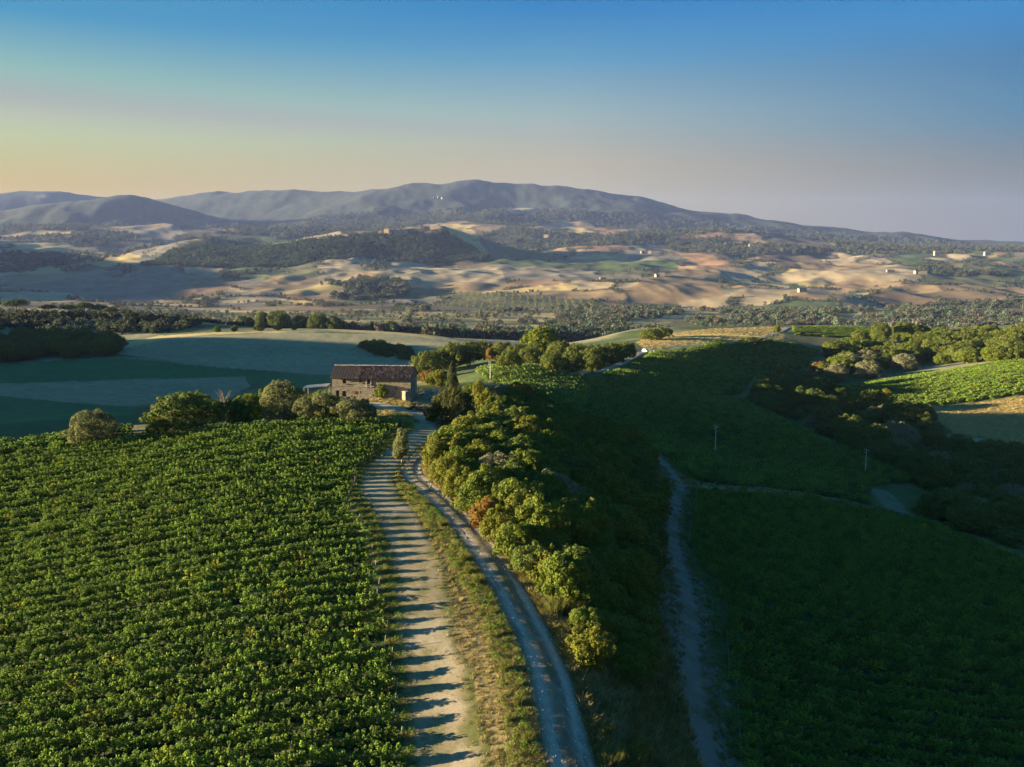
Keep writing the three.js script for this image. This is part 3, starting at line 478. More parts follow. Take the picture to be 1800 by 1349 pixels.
// kind -> [name, category, crown shapes, crown material, built width, built height, trunk shape, trunk material]
const KIND = {
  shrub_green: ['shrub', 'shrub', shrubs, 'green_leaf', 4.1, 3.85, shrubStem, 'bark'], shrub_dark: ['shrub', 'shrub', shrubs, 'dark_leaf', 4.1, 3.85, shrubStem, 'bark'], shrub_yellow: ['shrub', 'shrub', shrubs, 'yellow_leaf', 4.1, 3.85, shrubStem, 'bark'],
  shrub_orange: ['shrub', 'shrub', shrubs, 'orange_leaf', 4.1, 3.85, shrubStem, 'bark'], shrub_silver: ['silver_shrub', 'shrub', silvers, 'silver_leaf', 4.1, 3.85, shrubStem, 'bark'],
  olive: ['olive_tree', 'olive tree', olives, 'olive_leaf', 6.1, 5.7, oliveTrunk, 'pale_bark'], olive_small: ['young_olive_tree', 'olive tree', [youngOlive], 'olive_leaf', 1.9, 5.1, thinTrunk, 'pale_bark'],
  oak: ['oak_tree', 'tree', oaks, 'oak_leaf', 9.2, 8.1, oakTrunk, 'bark'], tall_oak: ['oak_tree', 'tree', oaks, 'green_leaf', 9.2, 8.1, oakTrunk, 'bark'], thin_tree: ['young_tree', 'tree', [thinCrown], 'yellow_leaf', 2.6, 6.9, thinTrunk, 'bark'],
  cypress: ['cypress_tree', 'cypress', [cypressCrown], 'cypress_leaf', 2.5, 9, cypressTrunk, 'bark'], juniper: ['juniper_bush', 'juniper', [juniperCrown], 'juniper_leaf', 10, 7.6, shrubStem, 'bark'],
  pine: ['umbrella_pine', 'pine', pineCrown, 'pine_needle', 12.5, 11.4, pineTrunk, 'bark'], broom: ['broom_bush', 'broom', brooms, 'broom_stem', 2.1, 1.5, null, null], bare_tree: ['bare_tree', 'tree', [bareBranches], 'bark', 4, 5, null, null],
};
let planted = 0;
function plant(kind, x, d, w, h, label, group, sink = 0.12) {
  const [name, category, crowns, cm, bw, bh, trunk, tm] = KIND[kind], k = planted++;
  const o = new THREE.Group(); o.name = numbered(name); o.position.copy(at(x, d, -sink)); o.rotation.y = k * 2.39996; o.scale.set(w / bw, h / bh, w / bw);
  o.userData = { label, category }; if (group) o.userData.group = group;
  const c = finish(new THREE.Mesh(crowns[k % crowns.length], M[cm]), o); c.name = kind === 'bare_tree' ? 'branches' : kind === 'broom' ? 'stems' : name.includes('shrub') || name.includes('bush') ? 'foliage' : 'crown';
  if (trunk) { const t = finish(new THREE.Mesh(trunk, M[tm]), o); t.name = name.includes('shrub') || name.includes('bush') ? 'stem' : 'trunk'; }
  scene.add(o);
  return o;
}
function scatter(poly, gap, jitter = 0.45) {                           // points of a jittered grid inside a polygon
  const out = [], [x0, d0, x1, d1] = poly.box;
  for (let x = x0; x <= x1; x += gap) for (let d = d0; d <= d1; d += gap) { const px = x + rr(-jitter, jitter) * gap, pd = d + rr(-jitter, jitter) * gap; if (inside(poly, px, pd)) out.push([px, pd]); }
  return out;
}
const inst = new THREE.Object3D();
function instances(name, shapes, material, places, parent, kind = 'stuff') { // places: [x, y, z, turn, sx, sy, sz, tint]
  shapes.forEach((g, k) => {
    const mine = places.filter((_, i) => i % shapes.length === k); if (!mine.length) return;
    const o = new THREE.InstancedMesh(g, material, mine.length), c = new THREE.Color();
    mine.forEach((p, i) => { inst.position.set(p[0], p[1], p[2]); inst.rotation.set(0, p[3], 0); inst.scale.set(p[4], p[5], p[6]); inst.updateMatrix(); o.setMatrixAt(i, inst.matrix); const t = p[7] ?? 1; o.setColorAt(i, Array.isArray(t) ? c.setRGB(...t) : c.setRGB(t, t, t)); });
    o.name = name; if (kind) o.userData.kind = kind; finish(o, parent);
  });
}

// ---------------------------------------------------------------- vineyards
reseed(2);
function vineShape(n, size, len, tall, up = 0.1) {                              // a length of trellised vine: a leafy curtain with loose shoots
  const lobes = [], m = Math.round(len * 5);
  for (let i = 0; i < m; i++) lobes.push([rr(-len / 2, len / 2), rr(0.75, 1.35) * tall / 1.7, rr(-0.14, 0.14), rr(0.24, 0.38), rr(0.3, 0.45), rr(0.2, 0.36)]);
  for (let i = 0; i < len * 3.5; i++) lobes.push([rr(-len / 2, len / 2), rr(1.45, 1.85) * tall / 1.7, rr(-0.3, 0.3), rr(0.1, 0.17), rr(0.14, 0.34), rr(0.1, 0.2)]);
  for (let i = 0; i < len * 2.5; i++) lobes.push([rr(-len / 2, len / 2), rr(0.35, 1.15) * tall / 1.7, rr(0.25, 0.5) * (rnd() < 0.5 ? -1 : 1), rr(0.1, 0.16), rr(0.2, 0.36), rr(0.1, 0.16)]);
  return leafCloud(lobes, n, size, { aspect: 0.85, vary: 0.5, warm: 0.025, depth: 0.5, up, floorY: 0.08 });
}
const vineNear = [0, 1, 2, 3].map(() => vineShape(430, 0.15, 1.3, 1.75));
const vineMid = [0, 1, 2].map(() => vineShape(260, 0.28, 2.4, 1.75, 0.6));
const vineWood = (() => { const parts = []; for (const x of [-0.5, 0.45]) parts.push(limb([[x, -0.2, 0, 0.05], [x + 0.05, 0.4, 0.03, 0.035], [x, 0.9, 0, 0.03]], 5)); return mergeGeometries(parts); })();
const postShape = new THREE.CylinderGeometry(0.035, 0.045, 1.9, 7); postShape.translate(0, 0.65, 0);
mat('post_wood', { color: new THREE.Color().setRGB(0.3, 0.26, 0.2) });

function rowsOf(poly, turn, gap, step) {                               // runs of points along parallel lines inside the polygon
  const ux = Math.cos(turn), ud = Math.sin(turn), [x0, d0, x1, d1] = poly.box, cx = (x0 + x1) / 2, cd = (d0 + d1) / 2, R = Math.hypot(x1 - x0, d1 - d0) / 2, rows = [];
  for (let v = -R; v <= R; v += gap) {
    let run = [];
    for (let u = -R; u <= R; u += step) {
      const x = cx + ux * u - ud * v, d = cd + ud * u + ux * v;
      if (inside(poly, x, d)) run.push([x, d]); else if (run.length) { if (run.length > 3) rows.push(run); run = []; }
    }
    if (run.length > 3) rows.push(run);
  }
  return rows;
}
const tint = () => { const g = rr(0.6, 1.3), y = rnd() < 0.06 ? rr(0, 0.8) : 0; return [g * (1 + y), g * (1 + 0.25 * y), g]; };
function vineBlock(poly, turn, gap, label, group, endSide) {           // each row is a thing of its own
  for (const run of rowsOf(poly, turn, gap, 0.82)) {
    const o = new THREE.Group(); o.name = numbered('vine_row'); const mid = run[run.length >> 1]; o.userData = { label: label(mid[1]), category: 'vine row', group };
    const base = at(mid[0], mid[1]); o.position.copy(base);
    const ends = endSide > 0 ? run.length - 1 : 0, places = [], stems = [];
    run.forEach(([x, d], i) => {
      const weak = 0.55 + 0.6 * fbm(x / 3.2, d / 1.1, 3), near = Math.abs(i - ends);
      if (rnd() < 0.02 + (near < 3 ? 0.12 : 0) + (fbm(x / 7 + 50, d / 3, 2) < 0.24 ? 0.3 : 0)) return;
      const s = clamp(weak + 0.12, 0.62, 1.25), flip = rnd() < 0.5 ? Math.PI : 0;
      places.push([x - base.x + rr(-0.15, 0.15), height(x, d) - base.y - 0.05, -d - base.z + rr(-0.12, 0.12), turn + flip + rr(-0.12, 0.12), rr(0.95, 1.3), s * rr(0.74, 0.96), rr(1, 1.6), tint()]);
      if (i % 2 === 0) stems.push([x - base.x, height(x, d) - base.y, -d - base.z, turn, 1, 1, 1]);
    });
    instances('foliage', vineNear, M.vine_leaf, places, o);
    instances('vine_stems', [vineWood], M.bark, stems, o);
    const posts = [ends]; if (endSide < 0) posts.push(Math.min(run.length - 1, 3 + Math.floor(rnd() * 14)));
    for (const i of posts) { const [x, d] = run[i], p = finish(new THREE.Mesh(postShape, M.post_wood), o); p.name = 'post'; p.position.copy(at(x + (i === ends ? endSide * 0.5 : 0), d)).sub(base); p.rotation.z = i === ends ? -endSide * 0.12 : rr(-0.05, 0.05); p.scale.y = rr(0.92, 1.06); }
    scene.add(o);
  }
}
vineBlock(POLY.vine_left, 0.05, 2.1, (d) => 'leafy vine row in the ' + (d < 78 ? 'front part of the sunlit vineyard' : d < 105 ? 'lower middle of the sunlit vineyard' : d < 132 ? 'upper middle of the sunlit vineyard' : 'last part of the sunlit vineyard below the olive trees'), 'rows of the sunlit vineyard', 1);
vineBlock(POLY.vine_right_near, 0.1, 2.45, (d) => 'leafy vine row in the ' + (d < 100 ? 'front' : d < 140 ? 'middle' : 'far') + ' part of the shaded block right of the lower track', 'rows of the near shaded vineyard', -1);
function vineField(name, label, poly, turn, gap) {                    // too far off to tell the rows apart: one planting
  const o = new THREE.Group(); o.name = name; o.userData = { kind: 'stuff', label };
  const places = [];
  for (const run of rowsOf(poly, turn, gap, 1.9)) for (const [x, d] of run) {
    if (rnd() < 0.05) continue;
    places.push([x + rr(-0.3, 0.3), height(x, d) - 0.1, -d + rr(-0.15, 0.15), turn + rr(-0.1, 0.1) + (rnd() < 0.5 ? Math.PI : 0), rr(0.9, 1.2), (0.62 + 0.5 * fbm(x / 5, d / 2, 3)) * rr(0.9, 1.1), rr(1.5, 2.2), tint()]);
  }
  instances('foliage', vineMid, M.vine_leaf, places, o);
  scene.add(o);
}
vineField('far_left_vines', 'fine textured vines beyond the crest at far left', POLY.vine_left_far, 0.06, 2.3);
vineField('middle_slope_vines', 'vines of the shaded slope with two pale poles', POLY.vine_right_mid, 0.14, 2.5);
vineField('saddle_vines', 'vines of the shaded slope below the golden field', POLY.vine_saddle, 0.35, 2.6);
vineField('lit_right_vines', 'sunlit vines on the slope above the wooded gully', POLY.vine_right_far, 0.3, 2.6);
vineField('back_vines', 'dark green vines behind the golden field', POLY.vine_back, 0.1, 2.8);

// ---------------------------------------------------------------- grass, weeds and stones
reseed(3);
function coverGroup(name, label) { const o = new THREE.Group(); o.name = name; o.userData = { kind: 'stuff', label }; scene.add(o); return o; }
function along(line, n, offs, step) { // random places beside a line
  const curve = new THREE.CatmullRomCurve3(line.map(([x, d]) => new THREE.Vector3(x, 0, d))), out = [];
  for (let i = 0; i < n; i++) { const t = rnd(), p = curve.getPointAt(t), g = curve.getTangentAt(t), off = offs(t); out.push([p.x + g.z * off, p.z - g.x * off, t]); }
  return out;
}
{
  const verge = [], weeds = [], straw = [];
  const put = (list, [x, d], s, tn) => list.push([x, height(x, d) - 0.02, -d, rr(0, 6.28), s * rr(0.8, 1.3), s * rr(0.6, 1.3), s * rr(0.8, 1.3), tn]);
  const gw = (t) => lerp(2.3, 1.65, t);
  for (const p of along(LINE.gravel_road, 3000, (t) => gw(t) + 0.05 + rr(0, 1.6) * rr(0.3, 1))) put(verge, p, rr(0.9, 1.7), rr(0.7, 1.3));
  for (const p of along(LINE.gravel_road, 4200, (t) => -gw(t) - 0.05 - rr(0, 2.6))) if (lineDistance(LINE.headland_track, p[0], p[1]) > 2.7) { put(rnd() < 0.35 ? straw : verge, p, rr(0.35, 0.8), rr(0.6, 1.3)); if (rnd() < 0.16) put(weeds, p, rr(0.6, 1.1), rr(0.8, 1.2)); }
  for (const p of along(LINE.gravel_road, 1500, (t) => gw(t) + rr(0, 2.4))) put(straw, p, rr(0.9, 1.7), rr(0.7, 1.2));
  for (const p of along(LINE.gravel_road, 420, () => rr(-0.35, 0.35))) if (fbm(p[0] / 2, p[1] / 2, 2) > 0.5) put(verge, p, rr(0.35, 0.7), rr(0.8, 1.2));
  for (const p of along(LINE.headland_track, 3600, (t) => (rnd() < 0.75 ? -1 : 1) * (1.4 + 2.6 * Math.sqrt(rnd())))) put(rnd() < 0.6 ? verge : straw, p, rr(0.35, 0.8), rr(0.6, 1.2));
  for (const p of along(LINE.headland_track, 2600, (t) => -(2.4 + 2.8 * rnd()))) put(weeds, p, rr(0.3, 0.85), [rr(0.7, 1.3), rr(0.8, 1.2), 1]);
  for (const p of along(LINE.headland_track, 4200, () => rr(-3.6, 3))) if (fbm(p[0] / 1.6, p[1] / 1.6, 4) < 0.52) put(rnd() < 0.5 ? verge : straw, p, rr(0.15, 0.42), rr(0.6, 1.2));
  for (const p of along(LINE.lower_track, 4200, () => (rnd() < 0.5 ? -1 : 1) * rr(0.9, 5.6))) put(verge, p, rr(0.6, 1.2), rr(0.6, 1.2));
  for (const p of along(LINE.lower_track, 500, () => rr(2, 4.5))) put(weeds, p, rr(0.8, 1.6), 0.9);
  for (const p of along(LINE.block_path, 900, () => (rnd() < 0.5 ? -1 : 1) * rr(0.7, 2.2))) put(straw, p, rr(0.9, 1.6), rr(0.8, 1.2));
  for (const p of along(LINE.yard, 900, () => (rnd() < 0.5 ? -1 : 1) * rr(3.5, 8))) put(rnd() < 0.5 ? straw : verge, p, rr(0.8, 1.7), rr(0.8, 1.2));
  for (const p of along(LINE.gold_path, 500, () => rr(-3, 3))) put(straw, p, rr(1, 1.8), 1);
  const hx = (d) => { const L = LINE.headland_track; for (let i = 1; i < L.length; i++) if (L[i][1] >= d) return lerp(L[i - 1][0], L[i][0], (d - L[i - 1][1]) / (L[i][1] - L[i - 1][1])); return -20; };
  const gx = (d) => { const L = LINE.gravel_road; for (let i = 1; i < L.length; i++) if (L[i][1] >= d) return lerp(L[i - 1][0], L[i][0], (d - L[i - 1][1]) / (L[i][1] - L[i - 1][1])); return -12; };
  for (let i = 0; i < 5200; i++) { const d = rr(58, 98), t = rnd(), x = lerp(gx(d) + 2.2, 16.5 + (d - 68) * 0.06, t); put(rnd() < (t < 0.35 ? 0.65 : 0.25) ? straw : verge, [x, d], rr(0.9, 1.8), rr(0.6, 1.2)); }
  for (let i = 0; i < 5200; i++) { const d = rr(57, 128), a = hx(d) + 1.9 + 0.5 * noise(d, 3), b = gx(d) - 2.1, x = lerp(a, b, Math.sqrt(rnd())); if (b > a) put(rnd() < 0.55 ? straw : verge, [x, d], rr(0.25, 0.7), rr(0.6, 1.3)); }
  instances('grass', grassTufts, M.grass_blade, verge, coverGroup('verge_grass', 'green and dry grass along the tracks'));
  instances('grass', grassTufts, M.straw, straw, coverGroup('straw_grass', 'bleached dry grass along the tracks'));
  instances('weeds', weedTufts, M.vine_leaf, weeds, coverGroup('weeds', 'low green weeds at the row ends'));
  const field = [];
  for (const k of ['gold_right', 'gold_saddle']) { const far = k === 'gold_saddle'; for (const [x, d] of scatter(POLY[k], far ? 3.4 : 1.5)) field.push([x, height(x, d) - 0.02, -d, rr(0, 6.28), far ? 4 : 2.1, rr(0.8, 1.5), far ? 4 : 2.1, rr(0.8, 1.25)]); }
  instances('stalks', grassTufts, M.straw, field, coverGroup('stubble_grass', 'golden dry grass of the open fields'));
  const stone = new THREE.IcosahedronGeometry(0.5, 0); { const p = stone.attributes.position; for (let i = 0; i < p.count; i++) p.setY(i, p.getY(i) * 0.6); stone.computeVertexNormals(); }
  mat('pale_stone', { color: new THREE.Color().setRGB(0.46, 0.42, 0.37) });
  const stones = [];
  for (const p of along(LINE.gravel_road, 1500, () => rr(-1.9, 1.9))) { const s = rr(0.05, 0.15) * (rnd() < 0.06 ? 2 : 1); stones.push([p[0], height(p[0], p[1]) + 0.06, -p[1], rr(0, 6), s * rr(0.8, 1.6), s, s, rr(0.7, 1.25)]); }
  for (const p of along(LINE.headland_track, 700, () => rr(-2.4, 2.4))) { const s = rr(0.04, 0.13); stones.push([p[0], height(p[0], p[1]) + 0.05, -p[1], rr(0, 6), s * rr(0.8, 1.6), s, s, rr(0.7, 1.2)]); }
  for (const p of along(LINE.lower_track, 900, () => rr(-2.6, 2.6))) { const s = rr(0.05, 0.16); stones.push([p[0], height(p[0], p[1]) + 0.05, -p[1], rr(0, 6), s * rr(0.8, 1.6), s, s, rr(0.7, 1.2)]); }
  instances('stones', [stone], M.pale_stone, stones, coverGroup('loose_stones', 'small pale stones lying on the tracks'));
}

// ---------------------------------------------------------------- trees and shrubs one can tell apart
// [kind, east, distance, width, height]
const TREES = [  // past the near hedge, shrub_dark puts the shade of the flank into leaf colour
  ['olive', -75.5, 152.3, 7.8, 6.2],
  ['olive', -44, 163.8, 8.4, 7.8],
  ['olive', -38.3, 160.3, 6.3, 5.1],
  ['olive', -35.3, 159.9, 5.5, 5.9],
  ['olive', -29.7, 159, 8, 5.2],
  ['olive_small', -17.3, 131.5, 2.1, 5.2],
  ['shrub_dark', -62.7, 160.1, 11.6, 7],
  ['shrub_yellow', -65.4, 156, 4.1, 3.5],
  ['shrub_green', -29.1, 190.5, 3.5, 3.8],
  ['juniper', -11.4, 165.2, 10, 7.8],
  ['cypress', -14, 199.8, 2.9, 8.7],
  ['shrub_dark', -15.9, 166.4, 2.6, 2.9],
  ['thin_tree', -7.5, 189.3, 3.2, 7.2],
  ['shrub_yellow', -5, 175.7, 7, 6.5],
  ['shrub_silver', -2.6, 197.3, 7, 6],
  ['shrub_orange', 1.8, 220.1, 7, 5.2],
  ['shrub_dark', 5.6, 221.1, 6.7, 4.4],
  ['shrub_yellow', -3.3, 153.2, 7.1, 4.9],
  ['shrub_green', -9.6, 205.9, 5.4, 3.5],
  ['shrub_silver', 0.7, 203.2, 5.4, 4],
  ['shrub_green', -11.2, 129.6, 3.9, 4.3],
  ['shrub_yellow', -9, 121, 4.2, 3.8],
  ['shrub_green', -6.9, 115.1, 4, 3.8],
  ['shrub_green', -4.9, 109.1, 3.9, 3.7],
  ['shrub_orange', -3.4, 103.9, 3, 3.6],
  ['shrub_green', -1.4, 99.4, 3.7, 3.8],
  ['shrub_green', 0.4, 95.4, 3.8, 3.8],
  ['shrub_yellow', 2.3, 91.8, 3.5, 3.5],
  ['shrub_green', 4.1, 90.2, 3.8, 3.7],
  ['shrub_green', 6.5, 90.1, 5, 5],
  ['shrub_yellow', 4.8, 87, 2.6, 2.3],
  ['shrub_green', -8.8, 138.3, 5.7, 4.7],
  ['shrub_green', -5.2, 126.9, 5, 4.2],
  ['shrub_silver', -2.3, 121.7, 4.8, 4.2],
  ['shrub_green', -0.2, 114.5, 4.7, 4.1],
  ['shrub_yellow', 1.7, 110, 4.4, 4.1],
  ['shrub_green', 3.7, 105, 4.3, 4],
  ['shrub_silver', 6, 106.6, 3.5, 3.4],
  ['shrub_green', 8, 102.2, 4.2, 3.9],
  ['shrub_green', 10, 100.4, 4.2, 4],
  ['shrub_silver', 13.1, 116.7, 3.1, 3.5],
  ['shrub_silver', 4.9, 115.7, 5.8, 4.4],
  ['shrub_silver', 8.5, 117.7, 3.9, 3.4],
  ['shrub_green', -7, 148, 6.1, 4.7],
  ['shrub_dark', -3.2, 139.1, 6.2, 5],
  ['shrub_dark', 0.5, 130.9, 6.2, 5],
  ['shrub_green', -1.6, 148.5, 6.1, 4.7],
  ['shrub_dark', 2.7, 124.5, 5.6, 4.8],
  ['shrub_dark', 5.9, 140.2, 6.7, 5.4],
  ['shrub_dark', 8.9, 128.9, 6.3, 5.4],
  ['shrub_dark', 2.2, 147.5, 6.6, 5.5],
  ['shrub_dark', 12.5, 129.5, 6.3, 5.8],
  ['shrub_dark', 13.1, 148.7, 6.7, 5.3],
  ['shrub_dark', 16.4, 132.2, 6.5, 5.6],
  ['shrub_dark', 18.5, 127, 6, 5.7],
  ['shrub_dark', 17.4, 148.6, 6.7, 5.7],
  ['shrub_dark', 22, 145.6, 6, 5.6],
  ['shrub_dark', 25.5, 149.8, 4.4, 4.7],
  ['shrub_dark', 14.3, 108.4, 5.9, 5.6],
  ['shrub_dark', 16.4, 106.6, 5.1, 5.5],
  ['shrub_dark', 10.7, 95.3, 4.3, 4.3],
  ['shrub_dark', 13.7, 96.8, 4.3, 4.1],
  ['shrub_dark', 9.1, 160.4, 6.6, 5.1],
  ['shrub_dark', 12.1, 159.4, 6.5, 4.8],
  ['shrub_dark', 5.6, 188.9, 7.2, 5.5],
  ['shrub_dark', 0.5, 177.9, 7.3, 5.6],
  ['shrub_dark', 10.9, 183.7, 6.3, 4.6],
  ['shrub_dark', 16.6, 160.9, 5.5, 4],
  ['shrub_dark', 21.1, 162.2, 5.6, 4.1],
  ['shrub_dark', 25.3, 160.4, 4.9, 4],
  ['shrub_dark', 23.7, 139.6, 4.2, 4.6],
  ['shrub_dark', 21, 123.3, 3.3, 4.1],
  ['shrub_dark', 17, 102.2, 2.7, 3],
  ['oak', -40.8, 413.1, 14.7, 11.5],
  ['oak', -35.8, 429.6, 14.2, 11.3],
  ['oak', -28.7, 430.6, 15.9, 12.5],
  ['oak', -22, 440.4, 14, 11.6],
  ['oak', -40.5, 383.6, 10.1, 8.6],
  ['shrub_yellow', -18.3, 219.5, 7.2, 4.3],
  ['shrub_orange', -37.3, 377.9, 7.5, 5.5],
  ['oak', -16.6, 499, 13.2, 10.5],
  ['shrub_orange', -9.6, 453.2, 9, 7.2],
  ['oak', -4.3, 431.3, 12.5, 9.7],
  ['oak', 2.7, 402.7, 12.2, 9],
  ['tall_oak', 14.1, 406.5, 17.2, 16.1],
  ['oak', 22, 389.1, 12.8, 10.3],
  ['oak', 29.3, 383.5, 12.7, 9.6],
  ['oak', 36.6, 379.1, 11.5, 9.5],
  ['oak', 45.6, 391.2, 12.4, 9.8],
  ['oak', 55.5, 417.2, 9.4, 8.3],
  ['oak', 7.5, 373.8, 10.9, 8.4],
  ['oak', 15, 322.1, 9.4, 7.7],
  ['oak', 23.2, 332, 10.1, 7.9],
  ['oak', 32.2, 345.7, 9.1, 7.3],
  ['oak', -1.1, 327.9, 9.5, 6.9],
  ['oak', 84.6, 521.3, 13.8, 6.9],
  ['oak', 94.8, 540.4, 12.8, 6.4],
  ['shrub_dark', 145.5, 525.1, 13.9, 3.8],
  ['shrub_dark', 123.3, 513.8, 7.5, 2],
  ['shrub_dark', 158.8, 532.2, 6.3, 2.8],
  ['shrub_green', 202.2, 655.8, 5.2, 6.1],
  ['oak', 130.5, 410.6, 8.1, 7.6],
  ['shrub_dark', 157.3, 454.9, 10.8, 7.2],
  ['shrub_dark', 138.9, 383.1, 10.6, 7.6],
  ['shrub_dark', 115.7, 371.1, 9.3, 5.4],
  ['shrub_dark', 124.5, 370.3, 10.3, 6.4],
  ['shrub_dark', 130.5, 365.9, 10.6, 7.2],
  ['shrub_dark', 106.4, 356.9, 7.1, 3.8],
  ['oak', 213, 554.6, 13.9, 11],
  ['oak', 249.8, 615.4, 13, 10.6],
  ['oak', 280.8, 655.3, 13.8, 11.2],
  ['shrub_silver', 194.5, 494.9, 15, 9.8],
  ['shrub_silver', 216.8, 523.6, 14.5, 9.7],
  ['shrub_orange', 233.4, 537.9, 15.6, 10.7],
  ['oak', 266.3, 569.3, 9, 10.5],
  ['shrub_silver', 226, 491.8, 13.6, 9.7],
  ['shrub_silver', 195.9, 469.3, 13.6, 9.3],
  ['shrub_silver', 177.8, 467.6, 13, 8.6],
  ['shrub_orange', 172.4, 478.9, 10.7, 7.6],
  ['shrub_silver', 278.8, 567.2, 15.7, 8.2],
  ['shrub_silver', 283.9, 553.4, 16.1, 8],
  ['oak', 279, 524.6, 15.2, 7.6],
  ['oak', 296.3, 521.6, 17.2, 7.6],
  ['oak', 136.5, 347.2, 10.5, 10.1],
  ['oak', 147.9, 348.7, 11.5, 10.1],
  ['thin_tree', 153.5, 347.7, 6, 10.6],
  ['oak', 150.8, 330.9, 11.8, 9.2],
  ['oak', 156, 325.8, 13.8, 8.2],
  ['shrub_silver', 138.1, 302.8, 14, 10],
  ['oak', 121.1, 325.8, 10.8, 9.5],
  ['oak', 119.2, 298.5, 11.8, 9.9],
  ['oak', 124.4, 289.8, 11.5, 9.6],
  ['shrub_dark', -61.6, 172, 7.9, 5],
  ['bare_tree', -62.9, 186, 5.6, 9.8],
  ['shrub_green', -57, 182, 7.2, 6.3],
  ['shrub_green', -55.6, 190, 5.5, 6.8],
  ['shrub_green', -66.1, 178, 7, 7],
  ['shrub_green', -40.9, 178, 5.9, 4.5],
  ['shrub_green', -45, 182, 6, 4.2],
  ['shrub_dark', -58.4, 178, 5.9, 5.2],
  ['shrub_green', -36.5, 176, 4.6, 3.5],
];
reseed(4);
const LOOK = {};
const lineAt = (L) => (d) => { for (let i = 1; i < L.length; i++) if (L[i][1] >= d) return lerp(L[i - 1][0], L[i][0], (d - L[i - 1][1]) / (L[i][1] - L[i - 1][1])); return L[L.length - 1][0]; };
const gravelAt = lineAt(LINE.gravel_road), trackAt = lineAt(LINE.lower_track);
const BANK = []; for (let d = 74; d <= 205; d += 8) BANK.push([gravelAt(Math.min(d, 146)) + 3.9 + Math.max(0, d - 146) * 0.1, d]); for (let d = 205; d >= 74; d -= 8) BANK.push([trackAt(d) - 5.4, d]);
BANK.box = [-16, 74, 34, 205];
{
  Object.assign(LOOK, { shrub_green: 'bushy green shrub', shrub_dark: 'dark leaved shrub', shrub_yellow: 'yellow green shrub', shrub_orange: 'orange tinged shrub', shrub_silver: 'pale silvery shrub', oak: 'rounded oak tree', tall_oak: 'broad tall oak', thin_tree: 'slender young tree' });
  for (let [kind, x, d, w, h, own] of TREES) {
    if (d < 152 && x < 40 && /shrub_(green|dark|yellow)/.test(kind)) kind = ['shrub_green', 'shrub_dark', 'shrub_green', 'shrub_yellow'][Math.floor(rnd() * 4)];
    let label = own, group;
    if (!label) {
      const look = LOOK[kind] ?? kind;
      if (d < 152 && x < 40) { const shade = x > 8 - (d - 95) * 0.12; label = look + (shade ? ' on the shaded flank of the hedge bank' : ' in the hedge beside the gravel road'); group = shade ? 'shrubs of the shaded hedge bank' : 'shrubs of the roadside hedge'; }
      else if (d < 245 && x < 60) { label = look + ' on the hedge bank near the farmhouse'; group = 'shrubs of the hedge near the farmhouse'; }
      else if (x < 60) { label = look + ' in the wood behind the farmhouse'; group = 'trees behind the farmhouse'; }
      else if (d < 350) { label = look + ' in the gully below the golden field'; group = 'trees of the gully'; }
      else if (x < 145) { label = look + ' at the upper end of the gully'; group = 'trees at the gully head'; }
      else { label = look + ' at the sunlit edge of the valley wood'; group = 'trees at the edge of the valley wood'; }
    }
    const big = d < 152 && x < 40 ? 1.3 : 1; plant(kind, x, d, w * big, h * (big > 1 ? 1.08 : 1), label, group);
  }
  // scrub that fills the bank between the road and the lower track
  for (const [x, d] of scatter(BANK, 4.3)) { const q = (x - gravelAt(d)) / (trackAt(d) - gravelAt(d)), s = rr(4.2, 6.8) * (d < 87 ? 0.68 : 1); const kind = ['shrub_green', 'shrub_dark', 'shrub_green', 'shrub_yellow', 'shrub_green'][Math.floor(rnd() * 5)]; plant(kind, x, d, s, s * rr(0.7, 1.02), LOOK[kind] + ' ' + (q > 0.45 ? 'in the dense shaded scrub above the lower track' : 'in the sunlit scrub on the crest of the bank'), q > 0.45 ? 'shaded scrub above the lower track' : 'sunlit scrub on the bank'); }
  for (const [x, d, w, h] of [[7.5, 82, 4.2, 3], [10.5, 84, 4.8, 3.4], [6.6, 86.5, 3.6, 2.8], [11.5, 79, 4, 2.6], [9, 88, 5, 3.8], [13, 86, 4.6, 3]]) plant('shrub_green', x, d, w, h, 'bushy green shrub at the lower end of the hedge bank', 'shrubs at the lower end of the hedge');
  // broom on the verges: [east of the road's middle, distance, size]
  const roadX = (d) => { const L = LINE.gravel_road; for (let i = 1; i < L.length; i++) if (L[i][1] >= d) return lerp(L[i - 1][0], L[i][0], (d - L[i - 1][1]) / (L[i][1] - L[i - 1][1])); return L[L.length - 1][0]; };
  for (const [off, d, s] of [[-3.2, 63.5, 0.9], [-4.3, 66, 0.7], [-3.4, 67.8, 0.9], [-3.1, 70.2, 0.6], [-3.9, 72.5, 1], [-3.5, 78, 0.7], [-3.1, 82, 0.8], [-3.2, 88.4, 1.2], [-3.5, 91, 1], [-3.1, 94, 1.1], [-3.4, 97.5, 0.8], [-2.9, 104, 1.1], [-2.9, 111, 0.9], [-2.6, 117, 1.2]])
    plant('broom', roadX(d) + off, d, s * 1.5, s * 1.05, 'feathery green broom bush on the verge between the two tracks', 'broom on the middle verge');
  for (const [off, d, s] of [[3.4, 63, 1.5], [5.2, 64, 2], [3.6, 66.5, 1.2], [6.4, 66.4, 1.7], [4.1, 70, 1.1], [3.5, 74, 1], [5, 76, 1.4], [4.4, 80.5, 1.8], [6.2, 81, 2], [3.8, 84, 2.1], [5.6, 84.5, 2.3], [7.6, 85, 1.6], [4.6, 87.4, 2.1], [6.8, 88.5, 2], [3.6, 91, 1.4], [3.4, 96, 1.1], [3.3, 101, 1]])
    plant('broom', roadX(d) + off, d, s * 1.5, s * 1.05, 'feathery yellowish broom bush on the bank right of the gravel road', 'broom on the right bank');
}
